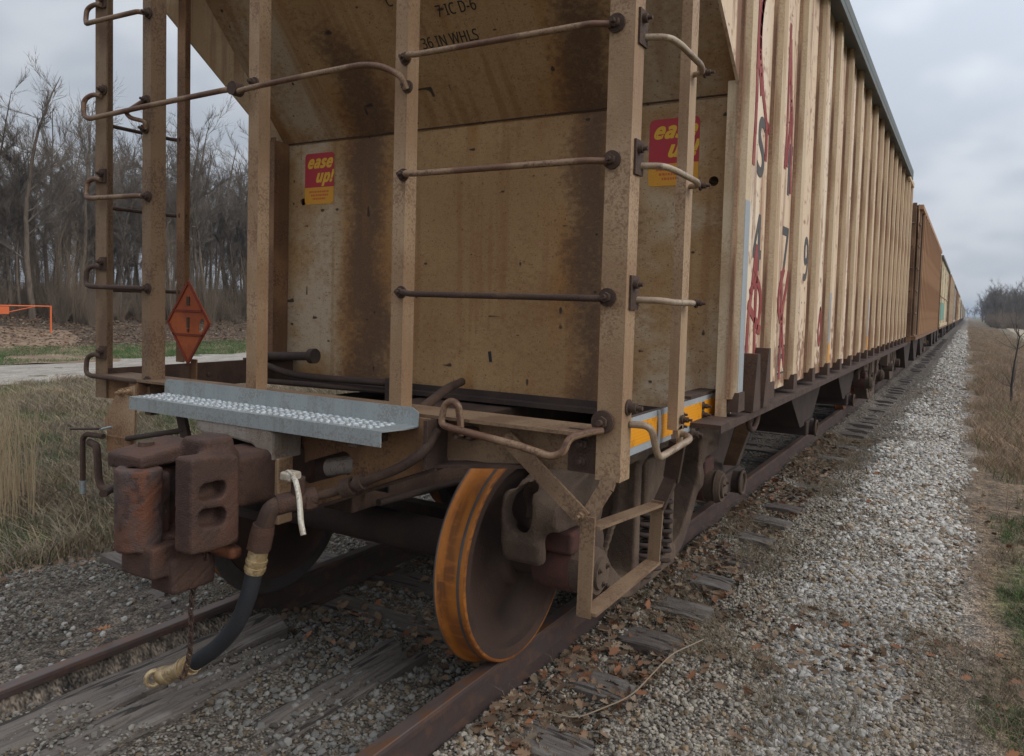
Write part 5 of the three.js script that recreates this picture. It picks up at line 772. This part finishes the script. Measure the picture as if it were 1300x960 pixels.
// fallen oak leaves
const leafGeo = (() => { const pts = [[0, -0.5], [0.04, -0.4], [0.15, -0.36], [0.10, -0.26], [0.26, -0.16], [0.16, -0.06], [0.34, 0.08], [0.19, 0.14], [0.28, 0.30], [0.12, 0.32], [0.10, 0.46], [0, 0.52]]; const s = new THREE.Shape([...pts, ...pts.slice(1, -1).reverse().map(([a, b]) => [-a, b])].map((p) => new THREE.Vector2(...p))); const g = new THREE.ShapeGeometry(s); g.rotateX(-Math.PI / 2); const p = g.attributes.position; for (let i = 0; i < p.count; i++) { const x = p.getX(i), z = p.getZ(i); p.setY(i, 1.3 * x * x + 0.35 * z * z + 0.25 * x * z); } g.computeVertexNormals(); return g; })();
const leafM = new THREE.MeshStandardMaterial({ color: 0xffffff, roughness: 0.85, side: THREE.DoubleSide });
const leafC = (r) => { const k = 0.55 + 0.7 * r(), w = r(); return w < 0.5 ? [0.165 * k, 0.10 * k, 0.058 * k] : w < 0.85 ? [0.22 * k, 0.155 * k, 0.098 * k] : [0.22 * k, 0.09 * k, 0.04 * k]; };
inst('leaf_litter', 'dry brown oak leaves blown along the rails and verge', 'leaves', leafGeo, leafM, 5200, (r) => {
  let x, z; const w = r(); if (w < 0.40) { x = 0.86 + 0.42 * Math.pow(r(), 1.4); z = 0.4 - 9 * Math.pow(r(), 1.1); if (n2(x * 1.7, z * 1.7, 81) < 0.40) return; } else if (w < 0.55) { x = -0.68 + 1.36 * r(); z = 0.2 - 5 * r(); } else if (w < 0.72) { x = -3.4 + 1.5 * r(); z = 1.6 - 5 * r(); if (n2(x * 1.5, z * 1.5, 83) < 0.46) return; } else if (w < 0.84) { x = 1.3 + 1.5 * r(); z = 1.4 - 3.4 * r(); if (n2(x * 2, z * 2, 85) < 0.46) return; } else { x = 1.3 + 2.2 * r(); z = -1 - 34 * r(); if (n2(x * 1.2, z * 0.8, 87) < 0.54) return; }
  if (RAILGAP(x, z)) return; const s = 0.035 + 0.04 * r(); return { x, z, y: H(x, z) + 0.012 + 0.02 * r(), s: [s, s * (0.6 + 0.9 * r()), s], rx: (r() - 0.5) * 1.4, rz: (r() - 0.5) * 1.4, c: leafC(r) }; }, 731);
inst('woodland_leaves', 'brown leaf litter on the bank below the woods', 'leaves', leafGeo, leafM, 16000, (r) => { const [x, z] = polar(40 + 38 * r(), 27 + 12 * r()); if (x > -22.5) return; const s = 0.06 + 0.07 * r(); return { x, z, y: H(x, z) + 0.03, s, rx: r() - 0.5, rz: r() - 0.5, c: leafC(r).map((v) => v * 1.1) }; }, 733, false);
{ const g = leafGeo.clone(); g.scale(0.12, 0.16, 0.12); g.rotateY(1.9); g.rotateZ(0.35); g.translate(-0.86, 0.03, 0.90); g.userData.keep = true; const u = uvBox(g); u.computeVertexNormals(); tag(P(scene, 'oak_leaf', [u], new THREE.MeshStandardMaterial({ color: new THREE.Color(0.36, 0.14, 0.05), roughness: 0.8, side: THREE.DoubleSide })), 'large curled orange oak leaf lying against the left rail', 'leaf'); }
// grass tufts
function tuft(seed, n, spread, h, w, bend) { const r = rng(seed), p = [], idx = []; for (let k = 0; k < n; k++) { const a = r() * 6.28, d = spread * Math.sqrt(r()), x = Math.cos(a) * d, z = Math.sin(a) * d, hh = h * (0.45 + 0.65 * r()), t = r() * 6.28, bx = Math.cos(t) * bend * hh * r(), bz = Math.sin(t) * bend * hh * r(), sx = -Math.sin(t + 1) * w, sz = Math.cos(t + 1) * w, o = p.length / 3; for (const [f, ww] of [[0, 1], [0.5, 0.8], [0.85, 0.5]]) { const cx = x + bx * f * f, cz = z + bz * f * f, cy = hh * f * (1 - 0.25 * bend * f); p.push(cx - sx * ww, cy, cz - sz * ww, cx + sx * ww, cy, cz + sz * ww); } p.push(x + bx, hh * (1 - 0.25 * bend), z + bz); idx.push(o, o + 1, o + 2, o + 1, o + 3, o + 2, o + 2, o + 3, o + 4, o + 3, o + 5, o + 4, o + 4, o + 5, o + 6); }
  const g = new THREE.BufferGeometry(); g.setAttribute('position', new THREE.Float32BufferAttribute(p, 3)); g.setIndex(idx); g.computeVertexNormals(); return g; }
const bladeM = new THREE.MeshStandardMaterial({ color: 0xffffff, roughness: 0.9, side: THREE.DoubleSide });
const dry = (r, k0 = 1) => { const k = k0 * (0.6 + 0.65 * r()); return r() < 0.6 ? [0.31 * k, 0.235 * k, 0.14 * k] : [0.25 * k, 0.20 * k, 0.145 * k]; }, green = (r) => { const k = 0.6 + 0.7 * r(); return [0.075 * k, 0.115 * k, 0.034 * k]; };
inst('field_grass', 'dead straw coloured grass with green patches left of the track', 'grass', tuft(81, 26, 0.16, 0.20, 0.0030, 0.9), bladeM, 13000, (r) => { const x = -2.3 - 11.8 * Math.pow(r(), 1.25), z = 3 - 20 * r(); if (x > -3.2 && r() < 0.5) return; const g = n2(x * 0.9 + 71, z * 0.9 + 7, 37) + 0.12 * sm(-5, -2.5, x) > 0.60 ? r() < 0.75 : r() < 0.10; const s = g ? 0.4 + 0.5 * r() : 0.55 + 0.9 * r(); return { x, z, y: H(x, z) - 0.01, s: [s * 1.2, s, s * 1.2], c: g ? green(r) : dry(r, 0.9) }; }, 741);
inst('roadside_grass', 'short bright green grass strip beyond the dirt road', 'grass', tuft(82, 18, 0.22, 0.14, 0.006, 0.8), bladeM, 6000, (r) => { const x = -18.6 - 5 * r(), z = 4 - 34 * r(); if (Math.hypot(x + 20, z + 9.3) < 1.2) return; const s = 0.7 + 0.6 * r(); return { x, z, y: H(x, z) - 0.01, s, c: r() < 0.8 ? green(r).map((v) => v * 1.1) : dry(r) }; }, 743);
inst('verge_weeds', 'dense brown dead weeds along the right side of the ballast', 'weeds', tuft(83, 26, 0.15, 0.34, 0.0028, 0.7), bladeM, 12500, (r) => { const z = -2.6 - 150 * Math.pow(r(), 1.9), x = 2.62 + 3.6 * Math.pow(r(), 1.2) + 0.9 * (n2(z * 0.9, 3, 89) - 0.42); if (x < 2.45 || n2(x * 1.3 + 17, z * 1.1 + 5, 97) < 0.30 + 0.22 * sm(-9, -4, z) + 0.14 * r()) return; const s = (0.32 + 0.85 * r() * r()) * sm(-1.5, -7.5, z + (x - 2.6)) * sm(2.3, 3.2, x + 0.3 * r()) * (1 - 0.35 * sm(-14, -40, z)) + 0.15; const k = r(); return { x, z, y: H(x, z) - 0.02, s: [s * (1.3 - 0.02 * Math.min(z + 30, 0)), s, s * (1.3 - 0.02 * Math.min(z + 30, 0))], c: k < 0.72 ? ((q) => [0.33 * q, 0.225 * q, 0.145 * q])(0.6 + 0.7 * r()) : k < 0.93 ? dry(r) : green(r) }; }, 745);
inst('verge_stems', 'scattered taller dead stems rising out of the right hand weeds', 'weeds', tuft(87, 5, 0.08, 0.62, 0.0030, 0.45), bladeM, 900, (r) => { const z = -5 - 34 * Math.pow(r(), 1.4), x = 2.9 + 3.4 * r(); if (n2(x * 1.1 + 31, z * 0.9 + 5, 99) < 0.5) return; const s = 0.6 + 0.6 * r(), q = 0.6 + 0.6 * r(); return { x, z, y: H(x, z) - 0.02, s, c: [0.24 * q, 0.165 * q, 0.11 * q] }; }, 751);
inst('verge_grass', 'low green grass and dead stems at the right edge of the ballast', 'grass', tuft(84, 22, 0.10, 0.10, 0.0026, 1.0), bladeM, 2400, (r) => { const x = 2.52 + 1.6 * r(), z = 2.2 - 7.5 * r(); const g = n2(x * 1.8 + 9, z * 1.8 + 4, 91) > 0.5; if (!g && r() < 0.45) return; if (x < 2.5 + 0.5 * n2(z * 2, 8, 95)) return; const s = 0.45 + 0.6 * r(); return { x, z, y: H(x, z) - 0.005, s, c: g && r() < 0.8 ? green(r) : dry(r, 0.8) }; }, 747);
inst('track_weeds', 'sparse dead grass stems and straw among the stones by the rail', 'weeds', tuft(85, 9, 0.07, 0.09, 0.0013, 1.6), bladeM, 3600, (r) => { const w = r(); let x, z; if (w < 0.40) { x = 0.85 + 0.6 * r(); z = 1 - 10 * r(); } else if (w < 0.78) { x = 1.3 + 1.5 * r(); z = 1.6 - 3.6 * r(); } else { x = -2.6 + 1.8 * r(); z = 0.3 - 6 * r(); } if (n2(x * 1.5 + 3, z * 1.5, 93) < 0.47 || RAILGAP(x, z)) return; const s = 0.5 + 0.9 * r(); return { x, z, y: H(x, z), s, c: dry(r, 0.8) }; }, 749);
// tall dry grass clumps on the left
[[-4.35, -0.35, 1.15, 'tall pale dry grass clump at the left edge, nearest'], [-4.9, -0.65, 1.3, 'tall pale dry grass clump just behind the nearest clump'], [-5.5, -0.7, 1.0, 'shorter dry grass clump left behind the other two'] ].forEach(([x, z, h, label], i) => {
  const g = tuft(861 + i, 120, 0.26, h, 0.0028, 0.28); g.translate(x, H(x, z) - 0.02, z); const uv = new Float32Array(g.attributes.position.count * 2); g.setAttribute('uv', new THREE.BufferAttribute(uv, 2)); g.userData.keep = true;
  tag(P(scene, 'tall_grass', [g], new THREE.MeshStandardMaterial({ color: new THREE.Color(0.46, 0.34, 0.20), roughness: 0.9, side: THREE.DoubleSide })), label, 'grass clump'); });
{ const y = (x, z) => H(x, z) + 0.03; tag(P(scene, 'dry_stalk', [rod([[1.0, y(1.0, 0.05), 0.05], [1.12, y(1.12, 0.02) + 0.01, 0.02], [1.28, y(1.28, -0.2) + 0.05, -0.2], [1.34, y(1.34, -0.55) + 0.12, -0.55], [1.38, y(1.38, -0.95) + 0.06, -0.95]], 0.0035, 0.08, 6)], new THREE.MeshStandardMaterial({ color: new THREE.Color(0.24, 0.18, 0.12), roughness: 0.9 })), 'long bent dry stalk lying beside the stirrup step', 'stalk'); }

renderer.render(scene, camera);
